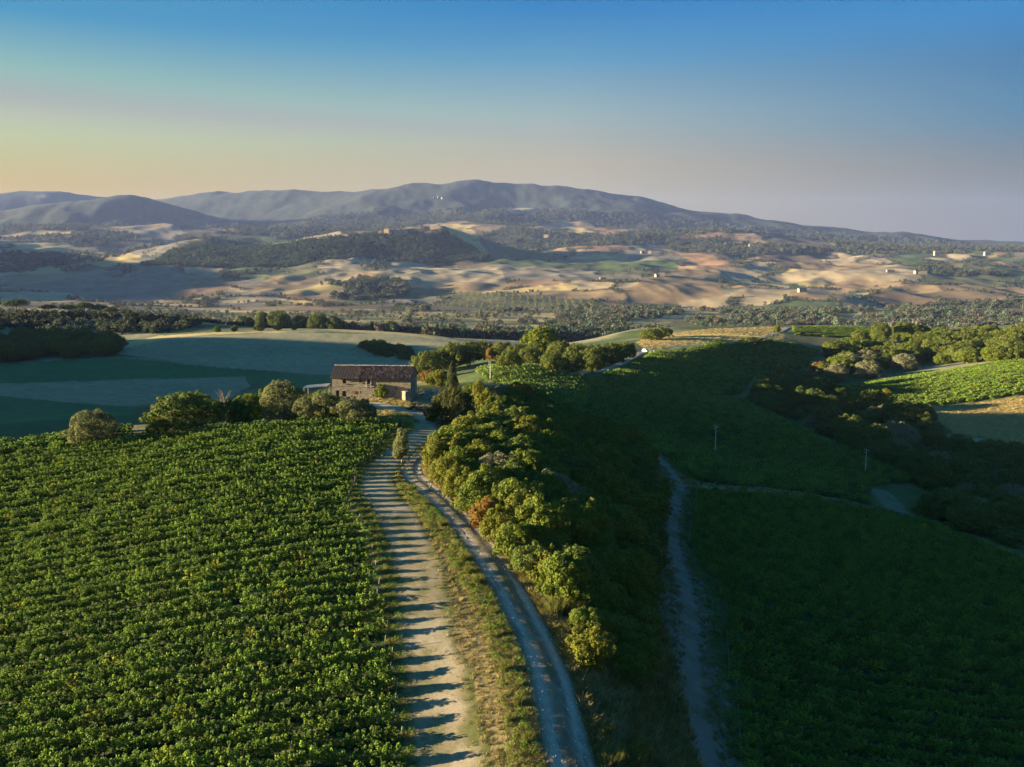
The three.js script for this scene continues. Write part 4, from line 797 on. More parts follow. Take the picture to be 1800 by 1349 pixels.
function fill(poly, gap, kinds, wide, tall, label, group) {
  for (const [x, d] of scatter(poly, gap)) { const s = rr(0.75, 1.25), kind = kinds[Math.floor(rnd() * kinds.length)], k = rr(0.85, 1.15); if (Math.abs(x / d) < 0.61) plant(kind, x, d, wide * s, tall * s * k, LOOK[kind] + ' ' + label, group, 0.3); }
}
fill(POLY.wood_gully, 8.4, ['oak', 'oak', 'oak', 'oak', 'shrub_dark', 'shrub_silver'], 8.8, 5.6, 'in the dense shaded wood of the gully', 'wood in the gully');
fill(POLY.wood_gully_upper, 7.5, ['shrub_dark', 'oak'], 7.5, 5, 'among the shaded scrub at the gully head', 'scrub at the gully head');
fill(POLY.wood_right_wood, 14, ['oak', 'tall_oak', 'oak', 'oak'], 13, 8.6, 'in the wide wood behind the sunlit right vineyard', 'wood behind the right vineyard');
fill(POLY.wood_left_wood, 16, ['oak', 'oak', 'tall_oak'], 17, 11.5, 'in the dark wood on the left valley side', 'wood on the left valley side');
fill(POLY.gully_shrub, 9, ['shrub_dark'], 10, 6, 'in the fold of the bare slope', 'shrubs in the fold of the slope');

// ---------------------------------------------------------------- woods too far off to count
reseed(5);
const farTree = [0, 1, 2].map(() => leafCloud(lobesOf(9, 9, 7, { low: 0.2 }), 150, 1.7, { aspect: 0.8, vary: 0.4, warm: 0.06 }));
const farCypress = leafCloud([[0, 4, 0, 1.6, 4.5, 1.6], [0, 8, 0, 1, 4, 1]], 60, 1.3, { aspect: 0.6, vary: 0.25 });
const farWoods = (name, label, places, m = 'hazed_leaf', shapes = farTree) => instances('crowns', shapes, M[m], places, coverGroup(name, label));
{
  const belt = [], river = [], castle = [], spots = [];
  const tree = (list, x, d, s, tn) => list.push([x, height(x, d) - 0.6 * s, -d, rr(0, 6.28), s * rr(0.85, 1.2), s * rr(0.8, 1.25), s * rr(0.85, 1.2), tn ?? [rr(0.6, 1.4), rr(0.7, 1.2), rr(0.7, 1.3)]]);
  for (let i = 0; i < 900; i++) { const t = rnd(), x = lerp(-520, 215, t), d = 1030 + 90 * rnd() + 20 * Math.sin(x / 60) - 60 * sstep(x, 60, 215); if (fbm(x / 60, d / 40, 2) > 0.34) tree(belt, x, d, rr(1, 1.6) * (x > 40 ? 1.15 : x < -330 ? 0.55 : 1), [rr(0.6, 1.2), rr(0.7, 1.1), rr(0.7, 1.2)]); }
  for (let i = 0; i < 5200; i++) { const d = 1350 + 950 * rnd(), x = rr(-0.12, 0.66) * d; if (fbm(x / 150 + 3, d / 260, 3) > (x < 100 ? 0.55 : 0.42)) tree(river, x, d, rr(0.8, 1.7), rnd() < 0.3 ? [rr(1.4, 2), rr(1.3, 1.8), rr(1.4, 2.2)] : undefined); }
  for (let i = 0; i < 1500; i++) { const d = 1500 + 750 * rnd(), x = rr(-0.66, 0.05) * d; if (fbm(x / 200 + 3, d / 60, 3) > 0.52) tree(river, x, d, rr(0.6, 1.2), rnd() < 0.4 ? [2, 1.7, 2] : undefined); }
  for (let i = 0; i < 6500; i++) { const b = POLY.castle_wood.box, x = rr(b[0], b[2]), d = rr(b[1], b[3]); if (inside(POLY.castle_wood, x, d) && (d < 4800 || d > 4960 || x < -760 || x > -450)) tree(castle, x, d, rr(1.1, 1.9), rr(0.6, 1.1)); }
  for (let i = 0; i < 26000 && spots.length < 9000; i++) { const r = lerp(2450, 9000, rnd() ** 1.3), a = rr(-0.56, 0.56), x = r * Math.sin(a), d = r * Math.cos(a); if (farWood(x, d, r) > 0.5) tree(spots, x, d, rr(1, 1.7) * (1 + r / 9000), rr(0.5, 1.1)); }
  const hedges = [], hc = [0, 0, 0]; for (let i = 0; i < 60000 && hedges.length < 4500; i++) { const r = lerp(2400, 6800, rnd()), a = rr(-0.56, 0.56), x = r * Math.sin(a), d = r * Math.cos(a); groundColor(x, d, r, hc); if (hedgerow && farWood(x, d, r) < 0.5) tree(hedges, x, d, rr(0.5, 1.1)); }
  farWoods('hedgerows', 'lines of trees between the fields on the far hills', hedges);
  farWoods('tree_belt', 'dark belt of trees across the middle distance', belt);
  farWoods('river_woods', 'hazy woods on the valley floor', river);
  farWoods('castle_hill_wood', 'dark wood covering the hill under the village', castle, 'pine_needle');
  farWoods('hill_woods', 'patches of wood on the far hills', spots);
  const left = []; for (let i = 0; i < 620; i++) { const x = rr(-680, -330), d = rr(820, 990); if (x / d < -0.36) tree(left, x, d, rr(0.6, 1), rr(0.6, 1.1)); }
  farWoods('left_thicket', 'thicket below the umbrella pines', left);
}
for (const [x, d, w, h] of [[-560, 930, 19, 19], [-525, 915, 26, 22], [-497, 925, 18, 17], [-478, 930, 20, 17], [-458, 925, 20, 20], [-442, 925, 21, 18]]) plant('pine', x, d, w, h, 'umbrella pine in the dark grove at far left', 'umbrella pines of the left grove', 0.5);
plant('pine', -421, 905, 17, 18, 'lone umbrella pine standing clear of the grove', undefined, 0.5);
plant('pine', -398, 900, 21, 14, 'low spreading umbrella pine right of the lone one', undefined, 0.5);
for (const [px, d, w, h] of [[-235, 1040, 26, 24], [-214, 1035, 20, 20], [-305, 1050, 17, 21], [-282, 1045, 26, 24], [-258, 1050, 22, 20], [-145, 1030, 20, 17], [-330, 1060, 20, 15]]) plant('oak', px, d, w, h, 'large dark tree standing above the tree belt', 'large trees of the tree belt', 0.5);
for (const [x, d, w, h] of [[-266, 775, 6, 6], [-251, 778, 6, 6], [-229, 780, 9, 7], [-213, 782, 8, 8], [-198, 784, 5, 7]]) plant('shrub_dark', x, d, w, h, 'small dark bush on the crest of the bare slope', 'bushes on the bare crest', 0.3);
// the olive grove on the far slope: rows of single trees
{
  const P = POLY.far_olives, crown = farTree; let n = 0; reseed(6);
  const [A, B, Cc, D4] = [P[0], P[1], P[2], P[3]];
  for (let i = 0; i < 20; i++) for (let j = 0; j < 9; j++) {
    const u = i / 19, v = j / 8, x = lerp(lerp(A[0], D4[0], u), lerp(B[0], Cc[0], u), v) + rr(-3, 3), d = lerp(lerp(A[1], D4[1], u), lerp(B[1], Cc[1], u), v) + rr(-3, 3);
    const o = new THREE.Mesh(crown[n++ % 3], M.olive_leaf); o.name = numbered('grove_olive_tree'); o.position.copy(at(x, d, -1)); o.rotation.y = rr(0, 6); o.scale.set(rr(0.9, 1.2), rr(0.65, 0.9), rr(0.9, 1.2));
    o.userData = { label: 'small olive tree in the planted rows on the far slope', category: 'olive tree', group: 'olive grove on the far slope' }; finish(o);
  }
}

// ---------------------------------------------------------------- the stone farmhouse
reseed(7);
const box = (w, h, t, x = 0, y = 0, z = 0) => { const g = new THREE.BoxGeometry(w, h, t); g.translate(x, y, z); return g; };
function stoneTexture(w, h, size, base, seedNo) {                      // rubble masonry: stones of uneven tone in pale mortar; the stones are 1 to 2 pixels in the picture
  const N = 512, data = new Uint8Array(N * N * 4), bump = new Uint8Array(N * N * 4), nx = Math.round(w / size), ny = Math.round(h / (size * 0.62));
  for (let y = 0; y < N; y++) for (let x = 0; x < N; x++) {
    const v = (y / N) * ny, row = Math.floor(v), u = (x / N) * nx + hash2(row, seedNo) + 0.25 * (noise(x / 40, y / 40) - 0.5), ci = ((Math.floor(u) % nx) + nx) % nx, fu = u - Math.floor(u), fv = v - row;
    const edge = Math.min(fu, 1 - fu, (1 - fv) * 0.7, fv * 0.7), joint = sstep(edge, 0.03, 0.13), k = hash2(ci + seedNo * 7, row), warm = hash2(ci + 91, row + seedNo);
    const tone = (0.55 + 0.75 * k) * (0.85 + 0.3 * noise(x / 3, y / 3)), o = (y * N + x) * 4, wear = 0.8 + 0.4 * fbm(x / 60, y / 60 + seedNo, 3);
    for (let c = 0; c < 3; c++) { const s = base[c] * tone * (c === 0 ? 0.9 + 0.25 * warm : c === 2 ? 1.1 - 0.25 * warm : 1), mo = [0.3, 0.26, 0.2][c]; data[o + c] = Math.round(255 * Math.pow(clamp(lerp(mo, s, joint) * wear, 0, 1), 1 / 2.2)); bump[o + c] = Math.round(255 * joint * (0.5 + 0.5 * k)); }
    data[o + 3] = bump[o + 3] = 255;
  }
  const make = (d) => { const t = new THREE.DataTexture(d, N, N); t.wrapS = t.wrapT = THREE.RepeatWrapping; t.magFilter = THREE.LinearFilter; t.needsUpdate = true; t.repeat.set(1 / w, 1 / h); return t; };
  const a = make(data), b = make(bump); a.colorSpace = THREE.SRGBColorSpace;
  return [a, b];
}
const [stoneMap, stoneBump] = stoneTexture(6, 6, 0.4, [0.3, 0.235, 0.16], 3);
mat('rubble_wall', { map: stoneMap, bumpMap: stoneBump, bumpScale: 0.06 });
mat('dressed_stone', { color: new THREE.Color().setRGB(0.36, 0.31, 0.24) });
mat('dark_wood', { color: new THREE.Color().setRGB(0.07, 0.05, 0.04) });
mat('brick_red', { color: new THREE.Color().setRGB(0.26, 0.13, 0.09) });
mat('render_pale', { color: new THREE.Color().setRGB(0.55, 0.5, 0.42) });
const TILE = [[0.38, 0.29, 0.27], [0.31, 0.24, 0.23], [0.46, 0.33, 0.27], [0.26, 0.22, 0.22], [0.5, 0.46, 0.44]].map((c, i) => mat('roof_tile_' + i, { color: new THREE.Color().setRGB(...c) }));
function part(name, g, m, parent, label) { const o = finish(new THREE.Mesh(g, typeof m === 'string' ? M[m] : m), parent); o.name = name; if (label) o.userData.label = label; return o; }
const worldUV = (g) => { g.computeVertexNormals(); const p = g.attributes.position, n = g.attributes.normal, uv = new Float32Array(p.count * 2); for (let i = 0; i < p.count; i++) { const ax = Math.abs(n.getX(i)), ay = Math.abs(n.getY(i)); uv[i * 2] = ax > 0.6 ? p.getZ(i) : p.getX(i); uv[i * 2 + 1] = ay > 0.6 ? p.getZ(i) : p.getY(i); } g.setAttribute('uv', new THREE.BufferAttribute(uv, 2)); return g; };
function wallShape(points, holes, thick) {                             // a wall with real openings, its outer face at z = 0
  const s = new THREE.Shape(points.map(([x, y]) => new THREE.Vector2(x, y)));
  for (const [x0, y0, x1, y1] of holes) s.holes.push(new THREE.Path([[x0, y0], [x1, y0], [x1, y1], [x0, y1]].map(([x, y]) => new THREE.Vector2(x, y))));
  const g = new THREE.ExtrudeGeometry(s, { depth: thick, bevelEnabled: false }); g.translate(0, 0, -thick); return worldUV(g.toNonIndexed ? g : g);
}
{
  const H = new THREE.Group(); H.name = 'farmhouse'; H.position.set(-31.4, MARK.house[2] - 0.1, -MARK.house[1]); H.rotation.y = -0.07; scene.add(H);
  H.userData = { label: 'derelict two storey stone farmhouse with a tiled roof', category: 'farmhouse' };
  const L = 8.9, E = 5.3, dep = 7.6, rise = 2.05;
  const up = [[-6.5, 3.85, -5.7, 5.12], [-2.75, 4.1, -2.1, 5.05], [-0.95, 3.8, -0.2, 5.1]], low = [[-8.1, 0.1, -7.35, 2.3], [-6.65, 0.9, -5.75, 2.2], [-2.55, 1.6, -2.3, 2.2]];
  part('wall', wallShape([[-L, -1], [L, -1], [L, E], [-L, E]], [...up, ...low], 0.55), 'rubble_wall', H);
  const back = part('wall', wallShape([[-L, -1], [L, -1], [L, E], [-L, E]], [[-5, 3.6, -4.2, 4.8], [3, 3.6, 3.8, 4.8]], 0.55), 'rubble_wall', H); back.position.z = -dep + 0.55;
  for (const s of [-1, 1]) { const g = part('gable', wallShape([[-dep + 0.552, -1], [-0.552, -1], [-0.552, E], [-dep / 2, E + rise - 0.12], [-dep + 0.552, E]], s > 0 ? [[-5.6, 2.9, -4.8, 4.3]] : [[-4.2, 3.6, -3.4, 4.7]], 0.55), 'rubble_wall', H); g.rotation.y = -Math.PI / 2; g.position.x = s > 0 ? L : -L + 0.55; g.rotation.y = Math.PI / 2; g.scale.x = 1; g.position.z = -dep; g.position.z = 0; g.rotation.set(0, -Math.PI / 2, 0); g.position.x = s > 0 ? L - 0.55 : -L; }
  part('floor', box(2 * L - 1.1, 0.2, dep - 1.1, 0, 2.75, -dep / 2), 'dark_wood', H);
  // openings: frames, sills, lintels, closed shutters set back in the reveal
  const opening = (name, [x0, y0, x1, y1], lintel, sill, leaf) => {
    const w = part(name, box(x1 - x0 - 0.16, y1 - y0 - 0.1, 0.05, (x0 + x1) / 2, (y0 + y1) / 2, -0.4), leaf, H);
    part('frame', mergeGeometries([box(0.08, y1 - y0, 0.1, x0 + 0.04, (y0 + y1) / 2, -0.36), box(0.08, y1 - y0, 0.1, x1 - 0.04, (y0 + y1) / 2, -0.36), box(x1 - x0 - 0.16, 0.07, 0.1, (x0 + x1) / 2, y1 - 0.035, -0.36)]), 'post_wood', w);
    if (lintel) part('lintel', box(x1 - x0 + 0.5, 0.2, 0.16, (x0 + x1) / 2, y1 + 0.1, -0.04), 'dressed_stone', w);
    if (sill) part('sill', box(x1 - x0 + 0.3, 0.14, 0.3, (x0 + x1) / 2, y0 - 0.07, 0.02), 'dressed_stone', w);
  };
  opening('window', up[0], false, true, 'dark_wood'); opening('window', up[1], false, true, 'brick_red'); opening('window', up[2], false, true, 'dark_wood');
  opening('door', low[0], true, false, 'dark_wood'); opening('window', low[1], true, false, 'dark_wood'); opening('window', low[2], false, false, 'dark_wood');
  for (const x of [-1.07, -0.07]) part('jamb', box(0.2, 2.1, 0.12, x, 4.05, 0.03), 'render_pale', H);
  part('infill', box(0.75, 0.62, 0.08, -4, 1.9, 0.02), 'brick_red', H, 'reddish brick patch where a window was closed');
  part('string_course', box(4.6, 0.12, 0.16, -1.6, 3.28, 0.03), 'render_pale', H);
  part('string_course', box(6.3, 0.1, 0.12, -5.7, 3.42, 0.02), 'dressed_stone', H);
  // roof: a deck on each slope and barrel tiles in columns, the left third younger and in clear runs
  const slope = Math.atan2(rise, dep / 2), run = Math.hypot(dep / 2 + 0.5, rise + 0.27), tileRun = new THREE.CylinderGeometry(0.115, 0.135, 1, 7, 1, true, 0, Math.PI); tileRun.rotateX(Math.PI / 2);
  for (const s of [1, -1]) {
    const R = new THREE.Group(); R.name = 'roof_slope'; R.position.set(0, E + rise, -dep / 2); R.rotation.set(0, s > 0 ? 0 : Math.PI, 0); H.add(R);
    const tilt = new THREE.Matrix4().makeRotationX(slope), deck = box(2 * L + 0.7, 0.1, run, 0, -0.06, run / 2); deck.applyMatrix4(tilt);
    part('deck', deck, 'dark_wood', R);
    const pitch = s > 0 ? 0.34 : 0.68, count = Math.floor((2 * L + 0.6) / pitch);
    const arc = new THREE.CylinderGeometry(0.15, 0.17, run, 8, 1, false, -Math.PI / 2, Math.PI); arc.rotateX(Math.PI / 2); arc.rotateZ(0); arc.translate(0, 0, run / 2); arc.applyMatrix4(tilt);
    const tiles = [0.43, 0.47].map((len) => { const g = new THREE.CylinderGeometry(0.15, 0.185, len, 8, 1, false, -Math.PI / 2, Math.PI); g.rotateX(-Math.PI / 2); g.rotateZ(Math.PI); g.scale(s > 0 ? 1 : 2, 1, 1); return g; });
    for (let i = 0; i < count; i++) {                                 // one column of overlapping tiles, eave to ridge
      const x = -L - 0.25 + (i + 0.5) * pitch, fresh = x < -3.2, list = [], w = s > 0 ? 1 : 1;
      const n = 11; for (let k = 0; k < n; k++) {
        if (!fresh && rnd() < 0.015) continue;
        const g = tiles[k % 2].clone(); g.rotateZ(fresh ? 0 : rr(-0.09, 0.09)); g.rotateY(fresh ? 0 : rr(-0.07, 0.07)); g.translate(x + (fresh ? 0 : rr(-0.03, 0.03)), 0.02 + (fresh ? 0 : rr(0, 0.05)) , (k + 0.5) * (run / n)); g.applyMatrix4(tilt); list.push(g);
      }
      part('tile_column', mergeGeometries(list), TILE[fresh ? i % 2 === 0 ? 4 : 3 : Math.floor(rnd() * 4)], R);
    }
    // odd pale and red tiles among the old ones
    if (s > 0) for (let i = 0; i < 60; i++) { const g = tiles[0].clone(); g.translate(rr(-3, L), 0.085, rr(0.3, run - 0.3)); g.applyMatrix4(tilt); part('tile', g, TILE[[2, 4, 0][i % 3]], R); }
  }
  for (let x = -L - 0.1; x < L + 0.1; x += 0.42) { const g = new THREE.CylinderGeometry(0.16, 0.19, 0.48, 8, 1, false, 0, Math.PI); g.rotateZ(Math.PI / 2); g.rotateX(-Math.PI / 2 + Math.PI / 2); const o = part('ridge_tile', g, TILE[Math.floor(rnd() * 3)], H); o.position.set(x, E + rise + 0.08 + rr(-0.03, 0.04), -dep / 2); }
  part('drain_pipe', new THREE.CylinderGeometry(0.09, 0.09, 3.1, 8).translate(L + 0.16, 3.3, -dep + 1.2), 'render_pale', H); part('drain_pipe', new THREE.CylinderGeometry(0.09, 0.09, 3.4, 8).translate(L + 0.16, 2.9, -dep + 2.6), 'render_pale', H);
}
{ // the masonry pier before the right end of the front
  const o = new THREE.Group(); o.name = 'masonry_pier'; o.position.set(-23.6, MARK.house[2] - 0.4, -187.9); o.rotation.y = -0.62; scene.add(o);
  o.userData = { label: 'square stone pier standing before the farmhouse corner', category: 'pier' };
  part('shaft', worldUV(box(1.0, 2.7, 1.0, 0, 1.35, 0).toNonIndexed()), 'rubble_wall', o); part('cap', box(1.1, 0.12, 1.1, 0, 2.76, 0), 'dressed_stone', o);
}
{ // lean-to on the left
  const o = new THREE.Group(); o.name = 'open_shed'; o.position.set(-44.2, height(-44.2, 191), -191); scene.add(o);
  o.userData = { label: 'low open shed with a flat pale metal roof left of the farmhouse', category: 'shed' };
  const y0 = MARK.house[2] + 2.6 - o.position.y;
  const ribs = []; for (let x = -2.6; x <= 2.6; x += 0.26) ribs.push(new THREE.CylinderGeometry(0.05, 0.05, 4.2, 6).rotateX(Math.PI / 2).translate(x, y0 + 0.33 + x * 0.08, -1.6));
  const r = part('roof', new THREE.BoxGeometry(5.4, 0.06, 4.2).rotateZ(0.08).translate(0, y0 + 0.3, -1.6), mat('zinc', { color: new THREE.Color().setRGB(0.45, 0.44, 0.42), roughness: 0.6, metalness: 0.3 }), o); part('corrugation', mergeGeometries(ribs), 'zinc', r);
  for (const [x, z] of [[-2.4, 0.3], [2.4, 0.3], [-2.4, -3.5], [2.4, -3.5]]) part('post', new THREE.CylinderGeometry(0.07, 0.08, y0 + 1, 7).translate(x, (y0 + 1) / 2 - 0.8 + x * 0.04, z), 'post_wood', o);
}
{ // heap of logs and branches in the yard
  const o = new THREE.Group(); o.name = 'log_heap'; o.position.copy(at(MARK.woodpile[0], MARK.woodpile[1], 0.1)); scene.add(o);
  o.userData = { label: 'heap of cut logs and branches in the farm yard', category: 'log heap' };
  mat('log_bark', { color: new THREE.Color().setRGB(0.09, 0.07, 0.06) }); mat('cut_wood', { color: new THREE.Color().setRGB(0.4, 0.29, 0.17) });
  for (let i = 0; i < 60; i++) { const len = rr(0.8, 2.2), r = rr(0.06, 0.16), a = rr(0, 6.28), R = 2.4 * Math.sqrt(rnd()), x = R * Math.cos(a) * 1.15, z = R * Math.sin(a) * 0.7, y = 0.1 + (1 - R / 2.4) * 1.2 * rnd(); const p = part('log', new THREE.CylinderGeometry(r, r * 1.1, len, 7), i % 6 ? 'log_bark' : 'cut_wood', o); p.position.set(x, y, z); p.rotation.set(Math.PI / 2 + rr(-0.5, 0.5), rr(-0.3, 0.3), rr(0, 6.28)); }
}
{ // collapsed lean-to behind the gable
  const o = new THREE.Group(); o.name = 'rubble_heap'; o.position.copy(at(-18.8, 197)); scene.add(o);
  o.userData = { label: 'shaded heap of rubble and boards beside the farmhouse gable', category: 'rubble heap' };
  mat('blue_sheet', { color: new THREE.Color().setRGB(0.22, 0.26, 0.3), roughness: 0.5 });
  const stones = []; const ic = new THREE.IcosahedronGeometry(1, 0);
  for (let i = 0; i < 150; i++) { const a = rr(0, 6.28), R = 3.6 * Math.sqrt(rnd()), s = rr(0.12, 0.4); const g = ic.clone(); g.scale(s * rr(0.8, 1.4), s * 0.8, s); g.rotateY(a * 3); g.translate(R * Math.cos(a), 0.1 + (1 - R / 3.6) * 2 * rnd(), R * Math.sin(a) * 0.7); stones.push(g); }
  const st = part('stones', mergeGeometries(stones), 'dressed_stone', o); st.userData.kind = 'stuff';
  for (let i = 0; i < 14; i++) { const p = part('board', new THREE.BoxGeometry(rr(1.2, 3), 0.06, rr(0.15, 0.3)), i % 3 ? 'dark_wood' : 'post_wood', o); p.position.set(rr(-3, 3), rr(0.7, 2.3), rr(-1.2, 1.4)); p.rotation.set(rr(-0.4, 0.4), rr(0, 3), rr(-0.7, 0.7)); }
  for (let i = 0; i < 4; i++) { const p = part('sheet', new THREE.BoxGeometry(rr(0.7, 1.4), 0.03, rr(0.5, 1)), 'blue_sheet', o); p.position.set(rr(-2.5, 2.5), rr(0.6, 1.6), rr(0.6, 1.8)); p.rotation.set(rr(0.2, 1), rr(0, 3), rr(-0.4, 0.4)); }
}
// ---------------------------------------------------------------- poles, car
mat('concrete', { color: new THREE.Color().setRGB(0.55, 0.52, 0.47) }); mat('porcelain', { color: new THREE.Color().setRGB(0.75, 0.72, 0.66), roughness: 0.4 });
for (const [key, tall, label] of [['pole_a', 7.2, 'pale sunlit utility pole on the slope behind the hedge'], ['pole_b', 8.6, 'pale utility pole in the middle of the shaded vineyard slope'], ['pole_c', 7.2, 'pale utility pole beside the wooded gully']]) {
  const [x, d] = MARK[key], o = new THREE.Group(); o.name = numbered('utility_pole'); o.position.copy(at(x, d)); o.userData = { label, category: 'utility pole', group: 'utility poles' }; scene.add(o);
  part('shaft', new THREE.CylinderGeometry(0.085, 0.14, tall + 0.8, 10).translate(0, tall / 2 - 0.4, 0), 'concrete', o);
  for (const [y, s] of [[tall - 0.25, -1], [tall - 1.05, -1], [tall - 0.6, 1]]) { const b = part('bracket', new THREE.CylinderGeometry(0.03, 0.03, 0.42, 6).rotateZ(Math.PI / 2).translate(s * 0.26, y, 0), 'concrete', o); part('insulator', new THREE.LatheGeometry([[0, -0.14], [0.09, -0.14], [0.06, -0.06], [0.1, 0], [0.06, 0.06], [0.08, 0.14], [0, 0.16]].map(([a, c]) => new THREE.Vector2(a, c)), 10).translate(s * 0.46, y + 0.12, 0), 'porcelain', b); }
}
{
  const [x, d] = MARK.car, o = new THREE.Group(); o.name = 'parked_car'; o.position.copy(at(x + 0.6, d, 0.22)); o.rotation.y = 0.5; scene.add(o);
  o.userData = { label: 'small white car parked on the dirt road at the saddle', category: 'car' };
  mat('car_paint', { color: new THREE.Color().setRGB(0.75, 0.75, 0.74), roughness: 0.35 }); mat('car_glass', { color: new THREE.Color().setRGB(0.03, 0.04, 0.05), roughness: 0.1 }); mat('tyre_rubber', { color: new THREE.Color().setRGB(0.02, 0.02, 0.02) }); mat('lamp_glass', { color: new THREE.Color().setRGB(0.7, 0.7, 0.65), roughness: 0.2 });
  const prof = (pts, wd, bev) => { const g = new THREE.ExtrudeGeometry(new THREE.Shape(pts.map(([a, b]) => new THREE.Vector2(a, b))), { depth: wd - 2 * bev, bevelEnabled: true, bevelSize: bev, bevelThickness: bev, bevelSegments: 2 }); g.translate(0, 0, -(wd - 2 * bev) / 2); g.rotateY(-Math.PI / 2); return g; };
  part('body', prof([[-2, 0.35], [2, 0.35], [2.05, 0.7], [1.3, 0.95], [-1.9, 1.0], [-2.05, 0.7]], 1.75, 0.08), 'car_paint', o);
  const cab = part('cabin', prof([[-1.8, 1.0], [1.05, 0.97], [0.35, 1.45], [-1.35, 1.5]], 1.55, 0.06), 'car_paint', o);
  part('windscreen', new THREE.BoxGeometry(1.35, 0.72, 0.03).rotateX(-0.95).translate(0, 1.26, 0.82), 'car_glass', cab);
  for (const s of [-1, 1]) { part('side_window', new THREE.BoxGeometry(0.03, 0.34, 1.7).translate(s * 0.79, 1.22, -0.4), 'car_glass', cab); part('headlight', new THREE.SphereGeometry(0.13, 10, 8).scale(1.3, 0.8, 0.5).translate(s * 0.62, 0.72, 2.02), 'lamp_glass', o); for (const z of [-1.3, 1.3]) { const w = part('wheel', new THREE.TorusGeometry(0.24, 0.09, 8, 18).rotateY(Math.PI / 2).translate(s * 0.82, 0.32, z), 'tyre_rubber', o); part('rim', new THREE.CylinderGeometry(0.18, 0.18, 0.1, 12).rotateZ(Math.PI / 2).translate(s * 0.83, 0.32, z), 'concrete', w); } }
}
{
  const rock = (name, x, d, s, label) => { const g = new THREE.IcosahedronGeometry(1, 2), p = g.attributes.position; for (let i = 0; i < p.count; i++) { const k = 0.8 + 0.4 * noise(p.getX(i) * 2 + x + 50, p.getZ(i) * 2 + p.getY(i) * 1.5 + 50); p.setXYZ(i, p.getX(i) * k * s * 1.5, p.getY(i) * k * s * 0.7, p.getZ(i) * k * s); } g.computeVertexNormals(); const o = finish(new THREE.Mesh(g, M.render_pale)); o.name = numbered(name); o.position.copy(at(x, d, s * 0.3)); o.userData = { label, category: 'boulder' }; };
  rock('boulder', MARK.car[0] + 3.4, MARK.car[1] + 1, 0.9, 'low pale boulder beside the white car'); rock('boulder', MARK.car[0] + 6.2, MARK.car[1] + 5, 0.8, 'pale boulder farther along the dirt road from the car');
}
// ---------------------------------------------------------------- far farms and the hill village
mat('far_plaster', { color: new THREE.Color().setRGB(0.25, 0.23, 0.19) }); mat('far_ochre', { color: new THREE.Color().setRGB(0.34, 0.24, 0.14) }); mat('far_roof', { color: new THREE.Color().setRGB(0.3, 0.17, 0.11) });
const prism = (w, h, t) => { const s = new THREE.Shape([new THREE.Vector2(-t / 2, 0), new THREE.Vector2(t / 2, 0), new THREE.Vector2(0, h)]), g = new THREE.ExtrudeGeometry(s, { depth: w, bevelEnabled: false }); g.translate(0, 0, -w / 2); g.rotateY(Math.PI / 2); return g; };
function farHouse(name, x, d, w, h, t, turn, m, label, category, group) {
  const o = new THREE.Group(); o.name = numbered(name); o.position.copy(at(x, d, d > 4500 ? 5 : 0)); o.rotation.y = turn; o.userData = { label, category }; if (group) o.userData.group = group; scene.add(o);
  part('wall', box(w, h + 20, t, 0, h / 2 - 10, 0), m, o); if (category !== 'tower') { const r = part('roof', prism(w + 1, t * 0.28, t + 1), 'far_roof', o); r.position.y = h + 0.01; } else part('parapet', box(w + 1, 2, t + 1, 0, h + 1, 0), m, o);
}
farHouse('farm', -1634, 3744, 26, 9, 12, 0.3, 'far_plaster', 'white farm with cypresses on the grey plain at left', 'farm');
farHouse('farm', -3047, 6000, 40, 10, 14, 0.1, 'far_plaster', 'long white farm building on the dark left hillside', 'farm');
farHouse('farm', -2542, 6051, 90, 7, 16, 0.05, 'far_plaster', 'long low white shed on the dark left hillside', 'shed');
farHouse('farm', -1274.4, 3799, 16, 9, 10, 0.4, 'far_ochre', 'small farm at the foot of the castle hill, left end', 'farm');
farHouse('farm', -721.6, 3386, 22, 8, 11, 0.2, 'far_ochre', 'farm above the yellow field in the middle left', 'farm');
farHouse('farm', 244.2, 6253, 34, 12, 16, -0.2, 'far_plaster', 'white villa on the wooded slope right of the castle hill', 'villa');
farHouse('farm', 347.8, 3315, 24, 8, 11, 0.1, 'far_ochre', 'farm with trees on the bare ridge in the centre', 'farm');
farHouse('farm', 559.5, 3348, 16, 9, 12, 0.5, 'far_plaster', 'bright white house on the bare ridge right of centre', 'house');
farHouse('farm', 580.2, 3367, 24, 10, 14, -0.1, 'far_plaster', 'larger white house beside the bright one on the bare ridge', 'house');
farHouse('farm', 946.5, 2825, 28, 9, 12, 0.3, 'far_plaster', 'farm on the hillock above the wooded valley at right', 'farm');
farHouse('farm', 1573, 3613, 30, 9, 12, 0.0, 'far_plaster', 'left farm of the hamlet on the right hills', 'farm', 'hamlet on the right hills');
farHouse('farm', 1661, 3563, 24, 10, 12, 0.4, 'far_ochre', 'middle farm of the hamlet on the right hills', 'farm', 'hamlet on the right hills');
farHouse('farm', 1681, 3556, 34, 9, 12, -0.1, 'far_plaster', 'right farm of the hamlet on the right hills', 'farm', 'hamlet on the right hills');
farHouse('farm', 778, 5182, 24, 9, 12, 0.2, 'far_plaster', 'pink white house by the yellow mound', 'house');
farHouse('farm', 817.8, 5178, 20, 9, 12, -0.2, 'far_plaster', 'second house right of the yellow mound', 'house');
farHouse('farm', -3522, 6776, 24, 10, 14, 0.2, 'far_ochre', 'left house on the far dark ridge at left', 'house');
farHouse('bell_tower', -3359, 6930, 10, 22, 10, 0, 'far_plaster', 'slim pale tower on the far dark ridge at left', 'tower');
farHouse('farm', -3187, 6870, 26, 10, 14, 0.1, 'far_plaster', 'right house on the far dark ridge at left', 'house');
farHouse('farm', 2584, 4740, 30, 12, 14, 0.1, 'far_plaster', 'white house low on the mountain flank at right', 'house');
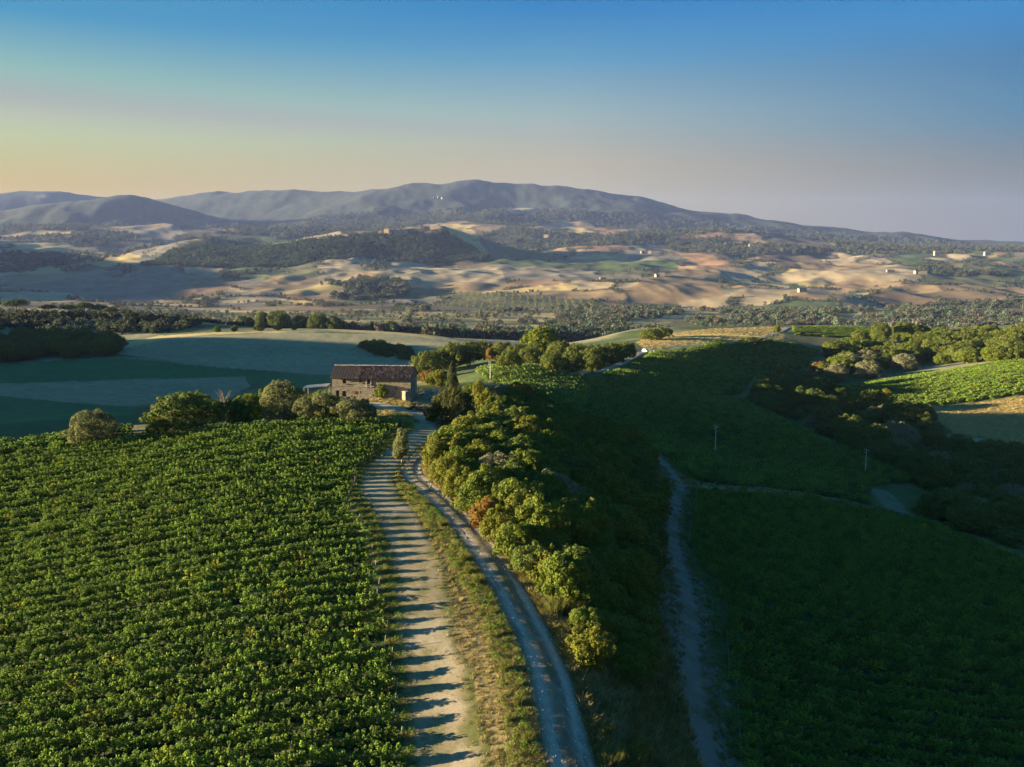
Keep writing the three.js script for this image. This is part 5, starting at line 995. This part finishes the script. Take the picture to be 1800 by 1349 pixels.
farHouse('farm', 2352, 4805, 50, 12, 16, 0.1, 'far_ochre', 'long ochre farm among trees at right', 'farm');
farHouse('farm', 1541, 5628, 26, 10, 14, 0.1, 'far_plaster', 'small house on the wooded slope right of centre', 'house');
farHouse('farm', 900.4, 8677, 34, 12, 14, 0.1, 'far_plaster', 'pale house high on the wooded mountain slope', 'house');
farHouse('village_house', -728.7, 4829, 22, 9, 16, -0.4, 'far_ochre', 'lowest house at the left end of the hill village', 'house', 'hill village');
farHouse('village_house', -689.8, 4821, 30, 17, 16, -0.2, 'far_ochre', 'bright ochre house of the hill village, left part', 'house', 'hill village');
farHouse('village_house', -668.4, 4825, 26, 14, 16, 0.0, 'far_ochre', 'ochre house second from the left in the hill village', 'house', 'hill village');
farHouse('village_house', -636.8, 4823, 22, 13, 16, 0.20000000000000007, 'far_plaster', 'pale house in the middle of the hill village', 'house', 'hill village');
farHouse('village_house', -615, 4825, 24, 14, 16, 0.4, 'far_ochre', 'ochre house right of the middle of the hill village', 'house', 'hill village');
farHouse('village_house', -590.5, 4830, 22, 15, 16, 0.6, 'far_plaster', 'rightmost pale house of the hill village', 'house', 'hill village');
farHouse('castle_tower', -506.3, 4929, 12, 30, 12, 0.1, 'far_plaster', 'castle tower on the top of the hill', 'tower');
farHouse('castle', -480.1, 4923, 36, 18, 18, 0.1, 'far_ochre', 'castle building beside the hilltop tower', 'castle');
farHouse('mountain_village_house', -895.1, 9681, 26, 12, 14, 0.0, 'far_plaster', 'house of the small village high on the mountain', 'house', 'mountain village');
farHouse('mountain_village_house', -853.3, 9705, 26, 12, 14, 0.2, 'far_ochre', 'house of the small village high on the mountain', 'house', 'mountain village');
farHouse('mountain_village_house', -808, 9688, 26, 12, 14, 0.4, 'far_plaster', 'house of the small village high on the mountain', 'house', 'mountain village');
farHouse('mountain_village_house', -761.4, 9652, 26, 12, 14, 0.6000000000000001, 'far_ochre', 'house of the small village high on the mountain', 'house', 'mountain village');

// ---------------------------------------------------------------- evening haze
scene.fog = new THREE.FogExp2(new THREE.Color().setRGB(0.36, 0.48, 1.0), 0.000019);

renderer.render(scene, camera);
